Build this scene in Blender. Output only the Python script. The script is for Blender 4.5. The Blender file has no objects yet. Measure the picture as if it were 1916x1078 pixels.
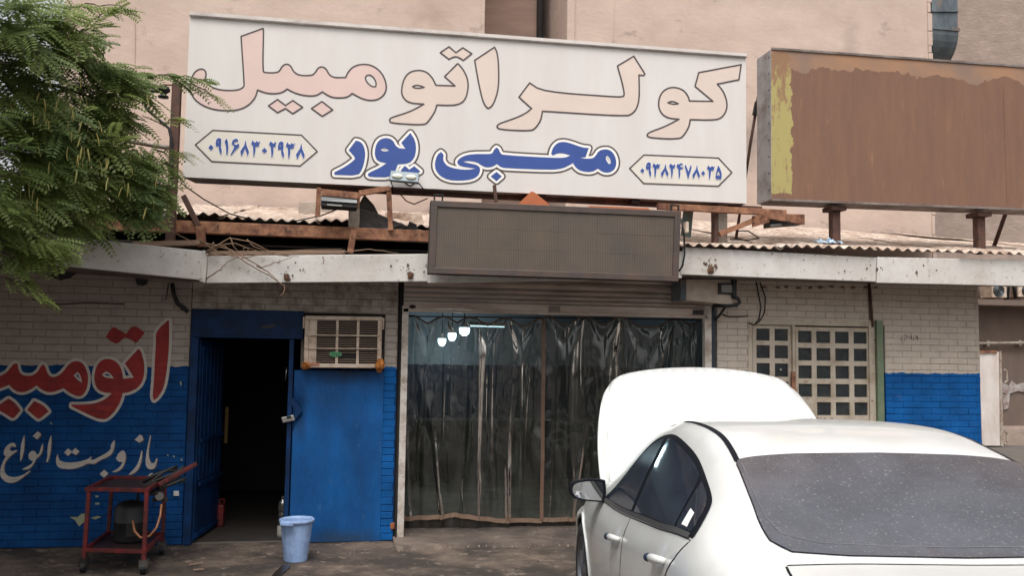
import bpy, bmesh, math, random
import numpy as np
from mathutils import Vector, Matrix, noise
from mathutils.geometry import delaunay_2d_cdt
R = random.Random(7)
scn = bpy.context.scene
# ------------------------------------------------------------------ camera, sky, sun, exposure
F, YAW, PITCH, ROLL = 1700.0, 0.17313, 0.07683, 0.01418
CAM = Vector((0, -8.645, 1.707))
_fw = Vector((math.sin(YAW)*math.cos(PITCH), math.cos(YAW)*math.cos(PITCH), math.sin(PITCH)))
_r0 = Vector((math.cos(YAW), -math.sin(YAW), 0)); _u0 = _r0.cross(_fw)
_rt = math.cos(ROLL)*_r0 + math.sin(ROLL)*_u0
_up = -math.sin(ROLL)*_r0 + math.cos(ROLL)*_u0
cd = bpy.data.cameras.new('camera'); cam = bpy.data.objects.new('camera', cd); scn.collection.objects.link(cam)
cd.sensor_width = 36; cd.lens = 36*F/1916; cd.clip_start = .05; cd.clip_end = 3000
cam.matrix_world = Matrix(((_rt.x, _up.x, -_fw.x, CAM.x), (_rt.y, _up.y, -_fw.y, CAM.y), (_rt.z, _up.z, -_fw.z, CAM.z), (0, 0, 0, 1)))
scn.camera = cam
SUN_EL, SUN_AZ = math.radians(62), math.radians(200)     # azimuth clockwise from +y (north): behind the camera
w = bpy.data.worlds.new('World'); scn.world = w; w.use_nodes = True
nt = w.node_tree; nt.nodes.clear()
sky = nt.nodes.new('ShaderNodeTexSky'); sky.sky_type = 'NISHITA'; sky.sun_disc = False
sky.sun_elevation = SUN_EL; sky.sun_rotation = SUN_AZ; sky.dust_density = 7; sky.air_density = 1.2; sky.ozone_density = .6
hs = nt.nodes.new('ShaderNodeHueSaturation'); hs.inputs['Saturation'].default_value = .14
bg = nt.nodes.new('ShaderNodeBackground'); bg.inputs['Strength'].default_value = .15
wo = nt.nodes.new('ShaderNodeOutputWorld')
nt.links.new(sky.outputs[0], hs.inputs['Color']); nt.links.new(hs.outputs[0], bg.inputs['Color']); nt.links.new(bg.outputs[0], wo.inputs['Surface'])
sl = bpy.data.lights.new('sun', 'SUN'); sl.energy = .8; sl.angle = math.radians(30); sl.color = (1, .985, .965)
so = bpy.data.objects.new('sun', sl); scn.collection.objects.link(so)
sdir = Vector((math.sin(SUN_AZ)*math.cos(SUN_EL), math.cos(SUN_AZ)*math.cos(SUN_EL), math.sin(SUN_EL)))
so.rotation_euler = sdir.to_track_quat('Z', 'Y').to_euler(); so.location = sdir*30
scn.view_settings.view_transform = 'Standard'; scn.view_settings.look = 'None'
scn.view_settings.exposure = 0.5; scn.view_settings.gamma = 1; scn.view_settings.use_curve_mapping = False
# ------------------------------------------------------------------ pixel -> place helpers
def ray(px, py): return _rt*((px-958)/F) - _up*((py-539)/F) + _fw
def at(px, py, y=0.0):
    d = ray(px, py); return CAM + d*((y-CAM.y)/d.y)
def atz(px, py, z=0.0):
    d = ray(px, py); return CAM + d*((z-CAM.z)/d.z)
# ------------------------------------------------------------------ objects
ORG = {}
def tag(o, label=None, cat=None, group=None, kind=None):
    if label: o['label'] = label
    if cat: o['category'] = cat
    if group: o['group'] = group
    if kind: o['kind'] = kind
    return o
def thing(name, label, cat, loc=(0, 0, 0), group=None, local=False, rotz=0):
    o = bpy.data.objects.new(name, None); scn.collection.objects.link(o)
    o.empty_display_size = .1
    o.location = loc; o.rotation_euler = (0, 0, rotz)
    ORG[o.name] = Vector((0, 0, 0)) if local else Vector(loc)
    return tag(o, label, cat, group)
class MB:
    def __init__(s): s.v = []; s.f = []
    def add(s, vs, fs):
        b = len(s.v); s.v += [tuple(p) for p in vs]; s.f += [tuple(i+b for i in q) for q in fs]; return s
    def hexa(s, a):   # 8 corners: 0-3 front ring, 4-7 back ring
        return s.add(a, [(0, 1, 2, 3), (7, 6, 5, 4), (0, 4, 5, 1), (1, 5, 6, 2), (2, 6, 7, 3), (3, 7, 4, 0)])
    def box(s, x0, x1, y0, y1, z0, z1):
        return s.hexa([(x0, y0, z0), (x1, y0, z0), (x1, y0, z1), (x0, y0, z1), (x0, y1, z0), (x1, y1, z0), (x1, y1, z1), (x0, y1, z1)])
    def slab(s, quad, d):   # quad BL,BR,TR,TL seen from the camera; d = offset vector to the back
        d = Vector(d); q = [Vector(p) for p in quad]
        return s.hexa(q + [p+d for p in q])
    def bar(s, p, q, w, h=None, up=(0, 0, 1)):
        h = h or w; p = Vector(p); q = Vector(q); d = (q-p).normalized(); u = Vector(up)
        if abs(d.dot(u)) > .95: u = Vector((0, 1, 0))
        a = d.cross(u).normalized()*(w/2); b = a.cross(d).normalized()*(h/2)
        return s.hexa([p-a-b, p+a-b, p+a+b, p-a+b, q-a-b, q+a-b, q+a+b, q-a+b])
    def tube(s, pts, r, n=8, cap=True):
        pts = [Vector(p) for p in pts]; rs = r if isinstance(r, (list, tuple)) else [r]*len(pts)
        rings = []; ref = None
        for i, p in enumerate(pts):
            d = (pts[min(i+1, len(pts)-1)]-pts[max(i-1, 0)]).normalized()
            if ref is None: ref = d.orthogonal().normalized()
            a = (ref - d*ref.dot(d)); a = a.normalized() if a.length > 1e-6 else d.orthogonal().normalized(); ref = a; b = d.cross(a)
            rings.append([p + (a*math.cos(2*math.pi*k/n) + b*math.sin(2*math.pi*k/n))*rs[i] for k in range(n)])
        vs = [v for rg in rings for v in rg]; fs = []
        for i in range(len(pts)-1):
            for k in range(n): fs.append((i*n+k, i*n+(k+1) % n, (i+1)*n+(k+1) % n, (i+1)*n+k))
        if cap: fs += [tuple(range(n))[::-1], tuple(range((len(pts)-1)*n, len(pts)*n))]
        return s.add(vs, fs)
    def lathe(s, c, prof, n=24, axis='z', cap=False):  # prof: (radius, height)
        c = Vector(c); vs = []; fs = []
        for r, h in prof:
            for k in range(n):
                t = 2*math.pi*k/n; a, b = r*math.cos(t), r*math.sin(t)
                vs.append(c + (Vector((a, b, h)) if axis == 'z' else Vector((a, h, b)) if axis == 'y' else Vector((h, a, b))))
        for i in range(len(prof)-1):
            for k in range(n): fs.append((i*n+k, i*n+(k+1) % n, (i+1)*n+(k+1) % n, (i+1)*n+k))
        if cap: fs += [tuple(range(n))[::-1], tuple(range((len(prof)-1)*n, len(prof)*n))]
        return s.add(vs, fs)
    def prism(s, poly, d):  # planar polygon (3D points) extruded by d
        d = Vector(d); n = len(poly); q = [Vector(p) for p in poly]
        return s.add(q+[p+d for p in q], [tuple(range(n)), tuple(range(n, 2*n))[::-1]] + [(i, i+n, (i+1) % n+n, (i+1) % n) for i in range(n)])
    def build(s, name, m, parent=None, smooth=False, bevel=0, label=None, cat=None, group=None, kind=None, origin=None, fix=True):
        V = np.array(s.v, dtype=float)
        if origin is None:
            lo, hi = V.min(0), V.max(0); origin = Vector(((lo[0]+hi[0])/2, (lo[1]+hi[1])/2, lo[2] if parent is None else (lo[2]+hi[2])/2))
        me = bpy.data.meshes.new(name); me.from_pydata((V-np.array(origin)).tolist(), [], s.f); me.validate()
        if fix:
            b = bmesh.new(); b.from_mesh(me); bmesh.ops.recalc_face_normals(b, faces=b.faces); b.to_mesh(me); b.free()
        if smooth: me.polygons.foreach_set('use_smooth', [True]*len(me.polygons))
        me.materials.append(m)
        o = bpy.data.objects.new(name, me); scn.collection.objects.link(o)
        ORG[o.name] = Vector(origin)
        if parent is not None:
            o.parent = parent; o.location = Vector(origin) - ORG[parent.name]
        else: o.location = origin
        if bevel:
            bv = o.modifiers.new('bevel', 'BEVEL'); bv.width = bevel; bv.segments = 2; bv.limit_method = 'ANGLE'; bv.angle_limit = math.radians(40)
        return tag(o, label, cat, group, kind)
def wrap(name, label, cat, o_loc, group=None): return thing(name, label, cat, o_loc, group)
def dup(o, parent=None, dloc=None):
    c = o.copy(); scn.collection.objects.link(c); ORG[c.name] = ORG[o.name].copy()
    if parent is not None: c.parent = parent
    for ch in list(o.children): dup(ch, c)
    return c
# ------------------------------------------------------------------ materials
def lin(r, g, b):
    f = lambda c: (c/255/12.92) if c/255 <= .04045 else ((c/255+.055)/1.055)**2.4
    return (f(r), f(g), f(b), 1)
def M(name, col, rough=.6, metal=0, var=.18, scale=5, dirt=None, amt=.35, dscale=2.5, bump=0, bscale=80, stretch=(1, 1, 1), spec=.5, coat=0, dsharp=.12, dirt2=None, amt2=.4, d2scale=9):
    m = bpy.data.materials.new(name); m.use_nodes = True; t = m.node_tree; N = t.nodes; L = t.links
    b = N['Principled BSDF']; b.inputs['Roughness'].default_value = rough; b.inputs['Metallic'].default_value = metal
    b.inputs['Specular IOR Level'].default_value = spec
    if coat: b.inputs['Coat Weight'].default_value = coat; b.inputs['Coat Roughness'].default_value = .03
    g = N.new('ShaderNodeNewGeometry'); mp = N.new('ShaderNodeMapping'); mp.inputs['Scale'].default_value = stretch
    L.new(g.outputs['Position'], mp.inputs['Vector'])
    n1 = N.new('ShaderNodeTexNoise'); n1.inputs['Scale'].default_value = scale; n1.inputs['Detail'].default_value = 6; n1.inputs['Roughness'].default_value = .65
    L.new(mp.outputs[0], n1.inputs['Vector'])
    mr = N.new('ShaderNodeMapRange'); mr.inputs['From Min'].default_value = .3; mr.inputs['From Max'].default_value = .7
    mr.inputs['To Min'].default_value = 1-var; mr.inputs['To Max'].default_value = 1+var*.6
    L.new(n1.outputs['Fac'], mr.inputs['Value'])
    vm = N.new('ShaderNodeMixRGB'); vm.blend_type = 'MULTIPLY'; vm.inputs['Fac'].default_value = 1; vm.inputs['Color1'].default_value = col
    L.new(mr.outputs[0], vm.inputs['Color2']); out = vm.outputs[0]
    def layer(out, c, a, sc, sharp, seed):
        n = N.new('ShaderNodeTexNoise'); n.inputs['Scale'].default_value = sc; n.inputs['Detail'].default_value = 8; n.inputs['Roughness'].default_value = .7
        ad = N.new('ShaderNodeVectorMath'); ad.operation = 'ADD'; ad.inputs[1].default_value = (seed, seed*1.7, seed*.4)
        L.new(mp.outputs[0], ad.inputs[0]); L.new(ad.outputs[0], n.inputs['Vector'])
        r = N.new('ShaderNodeMapRange'); r.inputs['From Min'].default_value = .64-a*.4-sharp; r.inputs['From Max'].default_value = .64-a*.4+sharp
        r.inputs['To Min'].default_value = .92; r.inputs['To Max'].default_value = 0
        rr = N.new('ShaderNodeMapRange'); rr.inputs['From Min'].default_value = .64-a*.4-sharp; rr.inputs['From Max'].default_value = .64-a*.4+sharp
        rr.inputs['To Min'].default_value = 0; rr.inputs['To Max'].default_value = .9
        L.new(n.outputs['Fac'], rr.inputs['Value'])
        x = N.new('ShaderNodeMixRGB'); x.inputs['Color2'].default_value = c; L.new(rr.outputs[0], x.inputs['Fac']); L.new(out, x.inputs['Color1'])
        return x.outputs[0]
    if dirt: out = layer(out, dirt, amt, dscale, dsharp, 3.1)
    if dirt2: out = layer(out, dirt2, amt2, d2scale, .05, 11.7)
    L.new(out, b.inputs['Base Color'])
    if bump:
        nb = N.new('ShaderNodeTexNoise'); nb.inputs['Scale'].default_value = bscale; nb.inputs['Detail'].default_value = 5
        L.new(mp.outputs[0], nb.inputs['Vector'])
        bu = N.new('ShaderNodeBump'); bu.inputs['Strength'].default_value = min(1, bump); bu.inputs['Distance'].default_value = .01
        L.new(nb.outputs['Fac'], bu.inputs['Height']); L.new(bu.outputs[0], b.inputs['Normal'])
    return m
def split_paint(name, zline, white, blue, dirt):   # painted masonry: white above a paint line, blue below
    m = M(name, white, .8, 0, .14, 6, bump=.35, bscale=90, spec=.2)
    t = m.node_tree; N = t.nodes; L = t.links; b = N['Principled BSDF']
    base = b.inputs['Base Color'].links[0].from_socket
    g = N.new('ShaderNodeNewGeometry'); s = N.new('ShaderNodeSeparateXYZ'); L.new(g.outputs['Position'], s.inputs[0])
    n = N.new('ShaderNodeTexNoise'); n.inputs['Scale'].default_value = 9; L.new(g.outputs['Position'], n.inputs['Vector'])
    a = N.new('ShaderNodeMath'); a.operation = 'MULTIPLY_ADD'; a.inputs[1].default_value = .06; a.inputs[2].default_value = -.03
    L.new(n.outputs['Fac'], a.inputs[0]); ad = N.new('ShaderNodeMath'); ad.operation = 'ADD'; L.new(s.outputs['Z'], ad.inputs[0]); L.new(a.outputs[0], ad.inputs[1])
    c = N.new('ShaderNodeMath'); c.operation = 'LESS_THAN'; c.inputs[1].default_value = zline; L.new(ad.outputs[0], c.inputs[0])
    nb = N.new('ShaderNodeTexNoise'); nb.inputs['Scale'].default_value = 3.5; nb.inputs['Detail'].default_value = 8; L.new(g.outputs['Position'], nb.inputs['Vector'])
    rb = N.new('ShaderNodeValToRGB'); rb.color_ramp.elements[0].position = .3; rb.color_ramp.elements[1].position = .75
    rb.color_ramp.elements[0].color = tuple(x*.65 for x in blue[:3])+(1,); rb.color_ramp.elements[1].color = tuple(min(1, x*1.25) for x in blue[:3])+(1,)
    L.new(nb.outputs['Fac'], rb.inputs['Fac'])
    x = N.new('ShaderNodeMixRGB'); L.new(c.outputs[0], x.inputs['Fac']); L.new(base, x.inputs['Color1']); L.new(rb.outputs[0], x.inputs['Color2'])
    # grime specks and scuffs
    n2 = N.new('ShaderNodeTexNoise'); n2.inputs['Scale'].default_value = 14; n2.inputs['Detail'].default_value = 9; n2.inputs['Roughness'].default_value = .75; L.new(g.outputs['Position'], n2.inputs['Vector'])
    r2 = N.new('ShaderNodeMapRange'); r2.inputs['From Min'].default_value = .6; r2.inputs['From Max'].default_value = .72; r2.inputs['To Max'].default_value = .75; L.new(n2.outputs['Fac'], r2.inputs['Value'])
    y = N.new('ShaderNodeMixRGB'); y.inputs['Color2'].default_value = dirt; L.new(r2.outputs[0], y.inputs['Fac']); L.new(x.outputs[0], y.inputs['Color1'])
    L.new(y.outputs[0], b.inputs['Base Color'])
    return m
BLUE = lin(10, 84, 148); WHITEB = lin(178, 168, 158)
mPlaster = M('pink_plaster', lin(197, 176, 163), .9, 0, .14, 2.2, dirt=lin(176, 154, 141), amt=.34, dscale=1.3, bump=.45, bscale=16, stretch=(.8, 1, 1.25), dsharp=.2, dirt2=lin(150, 134, 124), amt2=.02, d2scale=2.2)
mPlasterB = M('brown_plaster', lin(150, 124, 110), .9, 0, .12, 2, dirt=lin(128, 106, 95), amt=.3, dscale=1.5, stretch=(.6, 1, 2.5))
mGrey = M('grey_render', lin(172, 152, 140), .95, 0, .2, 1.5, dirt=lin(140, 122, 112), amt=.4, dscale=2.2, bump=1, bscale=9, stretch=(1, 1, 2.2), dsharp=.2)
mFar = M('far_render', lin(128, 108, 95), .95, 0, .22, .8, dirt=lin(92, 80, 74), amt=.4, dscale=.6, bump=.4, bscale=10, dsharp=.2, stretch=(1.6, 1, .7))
mFascia = M('fascia_paint', lin(206, 202, 197), .55, 0, .06, 2, dirt=lin(168, 154, 142), amt=.16, dscale=2.2, dsharp=.22, bump=.2, bscale=12, dirt2=lin(100, 78, 62), amt2=.0, d2scale=22)
mRust = M('rusty_steel', lin(104, 64, 48), .85, 0, .4, 9, dirt=lin(164, 118, 88), amt=.36, dscale=7, dirt2=lin(70, 46, 38), amt2=.1, d2scale=13, bump=.35, bscale=120)
mRustDk = M('dark_primer_steel', lin(72, 50, 44), .7, .1, .25, 7, dirt=lin(100, 66, 52), amt=.28, dscale=12, bump=.2)
mSteelP = M('pale_painted_steel', lin(170, 160, 148), .6, .1, .2, 6, dirt=lin(110, 70, 50), amt=.22, dscale=7)
mRoofW = M('lime_washed_sheet', lin(214, 200, 186), .9, 0, .22, 3, dirt=lin(150, 124, 106), amt=.42, dscale=5, bump=.6, bscale=40, dirt2=lin(120, 95, 80), amt2=.16, d2scale=14)
mRoofG = M('old_cement_sheet', lin(176, 162, 150), .9, 0, .25, 4, dirt=lin(70, 60, 54), amt=.4, dscale=4, bump=.5, bscale=50)
mDark = M('sooty_dark', lin(38, 34, 32), .9, 0, .2, 5)
mBlack = M('black_rubber', lin(24, 24, 26), .55, 0, .2, 12)
mTarp = M('black_bitumen_felt', lin(52, 50, 50), .6, 0, .3, 8, dirt=lin(110, 106, 104), amt=.25, dscale=6, bump=.4, bscale=30)
mVinyl = M('sign_vinyl', lin(214, 209, 205), .5, 0, .05, 1.2, dirt=lin(204, 195, 189), amt=.3, dscale=1.2, stretch=(2.2, 1, .5), dsharp=.25, bump=.08, bscale=5)
mVinylEdge = M('sign_trim', lin(204, 196, 190), .55, 0, .1, 3, dirt=lin(160, 146, 138), amt=.1, dscale=3)
mUnder = M('sign_underside', lin(140, 130, 124), .7, .1, .2, 5, dirt=lin(90, 78, 72), amt=.35, dscale=4)
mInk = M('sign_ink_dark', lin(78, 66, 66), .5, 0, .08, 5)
mPinkA = M('sign_ink_faded_pink', lin(214, 187, 179), .5, 0, .06, 2.5)
mPinkB = M('sign_ink_faded_beige', lin(213, 195, 183), .5, 0, .06, 2.5)
mWhiteInk = M('sign_ink_white', lin(232, 228, 224), .5, 0, .03, 3)
mBlueInk = M('sign_ink_blue', lin(48, 76, 146), .5, 0, .1, 6)
mCream = M('sign_ink_cream', lin(216, 208, 198), .5, 0, .05, 6)
mBlue = M('blue_paint', BLUE, .6, 0, .22, 4, dirt=lin(10, 62, 112), amt=.36, dscale=2.4, bump=.5, bscale=24, stretch=(1.4, 1, .55), dsharp=.16, spec=.25, dirt2=lin(58, 96, 138), amt2=-.02, d2scale=16)
def soot(m, cx, cz, rx, rz, col, k=.85):   # soft dirt patch with its own shape on a wall
    t = m.node_tree; N = t.nodes; L = t.links; b = N['Principled BSDF']; base = b.inputs['Base Color'].links[0].from_socket
    g = N.new('ShaderNodeNewGeometry'); mp = N.new('ShaderNodeMapping'); mp.inputs['Location'].default_value = (-cx/rx, 0, -cz/rz); mp.inputs['Scale'].default_value = (1/rx, 0, 1/rz)
    L.new(g.outputs['Position'], mp.inputs[0]); ln = N.new('ShaderNodeVectorMath'); ln.operation = 'LENGTH'; L.new(mp.outputs[0], ln.inputs[0])
    n = N.new('ShaderNodeTexNoise'); n.inputs['Scale'].default_value = 6; n.inputs['Detail'].default_value = 8; L.new(g.outputs['Position'], n.inputs['Vector'])
    a = N.new('ShaderNodeMath'); a.operation = 'MULTIPLY_ADD'; a.inputs[1].default_value = 1.1; L.new(n.outputs['Fac'], a.inputs[0]); L.new(ln.outputs['Value'], a.inputs[2])
    r = N.new('ShaderNodeMapRange'); r.inputs['From Min'].default_value = .55; r.inputs['From Max'].default_value = 1.45; r.inputs['To Min'].default_value = k; r.inputs['To Max'].default_value = 0; L.new(a.outputs[0], r.inputs['Value'])
    x = N.new('ShaderNodeMixRGB'); x.inputs['Color2'].default_value = col; L.new(r.outputs[0], x.inputs['Fac']); L.new(base, x.inputs['Color1']); L.new(x.outputs[0], b.inputs['Base Color'])
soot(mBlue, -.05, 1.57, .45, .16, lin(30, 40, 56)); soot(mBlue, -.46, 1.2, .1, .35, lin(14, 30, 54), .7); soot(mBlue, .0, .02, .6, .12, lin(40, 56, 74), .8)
soot(mPlaster, 5.9, 5.0, .35, .7, lin(122, 112, 104), .7); soot(mPlaster, 7.6, 6.4, .25, 1.1, lin(150, 134, 124), .6); soot(mPlaster, -2.6, 4.2, .5, .8, lin(168, 146, 133), .5); soot(mPlaster, 1.0, 6.6, .5, .35, lin(150, 128, 114), .5)
mBlueDk = M('navy_door_paint', lin(10, 52, 98), .55, 0, .3, 5, dirt=lin(12, 30, 56), amt=.38, dscale=3, spec=.2)
mCreamDoor = M('cream_door_paint', lin(184, 172, 156), .55, .05, .1, 5, dirt=lin(150, 134, 114), amt=.2, dscale=5, bump=.15, dirt2=lin(110, 78, 60), amt2=-.06, d2scale=14)
mGreenPost = M('green_paint', lin(96, 116, 92), .6, .1, .2, 6, dirt=lin(120, 122, 100), amt=.25, dscale=6)
mShut = M('shutter_metal', lin(184, 168, 156), .5, .15, .12, 3, dirt=lin(136, 118, 104), amt=.26, dscale=3, stretch=(.6, 1, 3))
mRail = M('white_rail', lin(206, 198, 190), .5, .1, .12, 5, dirt=lin(140, 118, 100), amt=.22, dscale=9)
mBeige = M('beige_plastic', lin(205, 186, 168), .5, 0, .1, 8, dirt=lin(150, 124, 104), amt=.22, dscale=9)
mFoam = M('expanded_foam', lin(190, 118, 50), .95, 0, .35, 14, dirt=lin(120, 70, 34), amt=.3, dscale=18, bump=1, bscale=60)
mGlassDk = M('dark_pane', lin(36, 42, 46), .18, 0, .25, 7, dirt=lin(60, 62, 60), amt=.25, dscale=9, spec=.5)
mRed = M('red_trolley_paint', lin(124, 30, 32), .55, .1, .3, 9, dirt=lin(58, 28, 26), amt=.42, dscale=11)
mRedPaint = M('wall_red_paint', lin(150, 38, 36), .7, 0, .16, 8, dirt=lin(112, 30, 30), amt=.2, dscale=6)
mWhitePaint = M('wall_white_paint', lin(190, 180, 172), .75, 0, .1, 8)
mBucket = M('pale_blue_plastic', lin(146, 172, 212), .4, 0, .1, 6, dirt=lin(110, 126, 160), amt=.2, dscale=9)
mChrome = M('dull_chrome', lin(170, 168, 165), .28, .9, .15, 9)
mBrass = M('copper_hose', lin(170, 116, 80), .5, .2, .2, 9)
mGalv = M('galvanised_steel', lin(116, 124, 128), .45, .4, .2, 4, dirt=lin(80, 90, 98), amt=.35, dscale=3, stretch=(1.5, 1.5, .5), dirt2=lin(140, 112, 92), amt2=.08, d2scale=5)
mWood = M('weathered_board', lin(136, 112, 94), .85, 0, .25, 5, stretch=(.4, 4, 4), bump=.3)
mTwig = M('dry_twig', lin(128, 102, 82), .9, 0, .3, 9)
mOrange = M('terracotta_sheet', lin(178, 100, 62), .8, 0, .2, 6)
mYellowJ = M('aged_yellow', lin(186, 150, 60), .6, 0, .2, 6)
mTeal = M('teal_paint', lin(92, 118, 114), .6, .1, .2, 6, dirt=lin(110, 80, 62), amt=.25, dscale=8)
mConcBlock = M('concrete_block', lin(168, 154, 142), .95, 0, .2, 6, bump=.5, bscale=60)
# ground: stained concrete
mGround = M('stained_concrete', lin(106, 91, 79), .9, 0, .45, 3, dirt=lin(44, 37, 32), amt=.44, dscale=1.7, bump=.9, bscale=22, dsharp=.1, dirt2=lin(128, 113, 101), amt2=.06, d2scale=7)
mApron = M('old_concrete_floor', lin(108, 94, 84), .85, 0, .35, 3, dirt=lin(56, 48, 43), amt=.4, dscale=1.7, bump=.9, bscale=24, dsharp=.12, dirt2=lin(126, 112, 100), amt2=.04, d2scale=8)
mRoad = M('asphalt', lin(98, 92, 86), .9, 0, .2, 1, bump=.4, bscale=60)
# ------------------------------------------------------------------ flat print (lettering)
def sarea(p): return sum(p[i-1][0]*p[i][1]-p[i][0]*p[i-1][1] for i in range(len(p)))/2
def ccw(p): return list(p) if sarea(p) > 0 else list(p)[::-1]
def smoothp(p, n=1):
    for _ in range(n):
        q = []; m = len(p)
        for i in range(m):
            a, b, c = Vector(p[i-1]), Vector(p[i]), Vector(p[(i+1) % m])
            u, v = (b-a), (c-b)
            if u.length < 1e-6 or v.length < 1e-6: continue
            if u.angle(v) > math.radians(62): q.append(tuple(b)); continue
            q.append(tuple(b-u*.25)); q.append(tuple(b+v*.25))
        p = q
    return p
def cdt(faces, keep):
    vs = []; fs = []
    for f in faces:
        b = len(vs); vs += [Vector(p) for p in ccw(f)]; fs.append(list(range(b, b+len(f))))
    r = delaunay_2d_cdt(vs, [], fs, 0, 1e-4, True)
    return [[tuple(r[0][i]) for i in t] for t, og in zip(r[2], r[5]) if keep(og)]
def fillp(outer, holes=()):
    return cdt([outer]+list(holes), lambda og: 0 in og and not any(k in og for k in range(1, 1+len(holes))))
def strokep(poly, wd, closed=True, n=10):
    fs = []; m = len(poly)
    for i in range(m if closed else m-1):
        a, b = Vector(poly[i]), Vector(poly[(i+1) % m]); d = b-a
        if d.length < 1e-5: continue
        nn = Vector((-d.y, d.x)).normalized()*(wd/2)
        fs.append([a+nn, b+nn, b-nn, a-nn])
    for p in poly:
        fs.append([(p[0]+wd/2*math.cos(2*math.pi*k/n), p[1]+wd/2*math.sin(2*math.pi*k/n)) for k in range(n)])
    return fs
def unionp(faces): return cdt(faces, lambda og: len(og) > 0)
def px(pts, sc, ox, oy): return [(ox+x/sc, oy+y/sc) for x, y in pts]
def sheet(mb, tris, y):
    for t in tris:
        P = [at(p[0], p[1], y) for p in t]
        b = len(mb.v); mb.v += [tuple(p) for p in P]
        n = (P[1]-P[0]).cross(P[2]-P[0])
        mb.f.append((b, b+1, b+2) if n.y < 0 else (b, b+2, b+1))
# =================================================================== SETTING
def sheet_grid(name, m, x0, x1, y0, y1, z, nx, ny, f=None, kind='structure'):
    mb = MB(); V = []; Fc = []
    for j in range(ny+1):
        for i in range(nx+1):
            x = x0+(x1-x0)*i/nx; y = y0+(y1-y0)*j/ny
            V.append((x, y, z + (f(x, y) if f else 0)))
    for j in range(ny):
        for i in range(nx):
            a = j*(nx+1)+i; Fc.append((a, a+1, a+nx+2, a+nx+1))
    mb.add(V, Fc); return mb.build(name, m, smooth=True, kind=kind, fix=False)
mb = MB(); mb.add([(-400, -400, -.012), (400, -400, -.012), (400, 400, -.012), (-400, 400, -.012)], [(0, 1, 2, 3)])
mb.build('ground', mRoad, kind='structure', fix=False)
sheet_grid('pavement', mGround, -9, 9, -6, .05, -.006, 180, 70, lambda x, y: .006*noise.noise((x*2.2, y*2.2, 0)))
# concrete apron with a broken front edge
rr = random.Random(3); xs = [.42+i*.06 for i in range(62)]
edge = []
for x in xs:
    yy = -.36 + .05*noise.noise((x*3, 1, 0)) + .05*noise.noise((x*11, 4, 0)) + (.10*(x-.9) if x < .9 else 0)
    edge.append((x, yy))
mb = MB(); n = len(xs)
top = [(x, y, .028) for x, y in edge]; lip = [(x, y-.02-.012*rr.random(), -.012) for x, y in edge]; back = [(x, 3.9, .03) for x, y in edge]; mid = [(x, y+.12, .032) for x, y in edge]
mb.add(lip+top+mid+back, [(k*n+i, k*n+i+1, (k+1)*n+i+1, (k+1)*n+i) for k in range(3) for i in range(n-1)])
mb.build('apron', mApron, kind='structure', fix=False)
# crumbs along the broken edge
mb = MB()
for _ in range(46):
    x = rr.uniform(-.4, 3.2); y = -.40 + .05*noise.noise((x*3, 1, 0)) + rr.gauss(0, .04) + (.10*(x-.9) if x < .9 else 0)
    s = rr.uniform(.003, .013); a = rr.random()*6
    p = [(x+s*math.cos(a+k*2.09), y+s*math.sin(a+k*2.09), 0.0) for k in range(3)]
    mb.add(p+[(x, y, s*.9+.012)], [(0, 1, 3), (1, 2, 3), (2, 0, 3)])
mb.build('concrete_crumbs', M('pale_crumbs', lin(140, 126, 114), .9), label='pale crumbs of broken concrete along the apron edge', cat='rubble', kind='stuff')
mb = MB()
for _ in range(700):
    x = rr.uniform(-4, 4); y = rr.uniform(-2.6, -.02); s = rr.uniform(.002, .007) if rr.random() < .93 else rr.uniform(.008, .016); a = rr.random()*6
    mb.add([(x+s*math.cos(a+k*2.09), y+s*math.sin(a+k*2.09), -.006) for k in range(3)]+[(x, y, s*.9+.004)], [(0, 1, 3), (1, 2, 3), (2, 0, 3)])
mb.build('grit', M('street_grit', lin(96, 84, 75), .95, 0, .5, 3), label='loose grit scattered over the concrete in front of the shop', cat='grit', kind='stuff')
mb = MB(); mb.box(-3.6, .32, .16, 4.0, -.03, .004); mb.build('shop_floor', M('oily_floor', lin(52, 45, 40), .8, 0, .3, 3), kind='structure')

# ------------------------------------------------------------------- back buildings
def polywall(name, m, quad_px, y, depth, parent, **k):
    q = [at(a, b, y) for a, b in quad_px]; mb = MB(); mb.slab(q, (0, depth, 0)); return mb.build(name, m, parent, **k)
yB = 4.2
xL = at(120, 20, yB).x; xa = at(905, 40, yB).x; xb = at(1062, 40, yB).x; xR = at(1737, 40, yB).x
pb = thing('plastered_building', 'tall pink plastered building rising behind the workshop roof', 'building', (xL, yB, 0))
mb = MB(); mb.box(xL, xa, yB, yB+6, 0, 16); mb.build('wall', mPlaster, pb)
mb = MB(); mb.box(xb, xR, yB, yB+6, 0, 16); mb.build('wall', mPlaster, pb)
# hair-line ridge seam + ragged plaster edge at the recess
mb = MB()
zz = 3.6
while zz < 9:
    h = R.uniform(.12, .3); mb.box(xa-.03-R.random()*.02, xa+.012, yB-.012, yB+.2, zz, zz+h); zz += h*1.02
mb.build('plaster_edge', mPlaster, pb)
mb = MB(); mb.box(xb-.012, xb+.10, yB-.03, yB+1.2, 3.2, 16); mb.build('corner_pilaster', mPlaster, pb)
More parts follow.
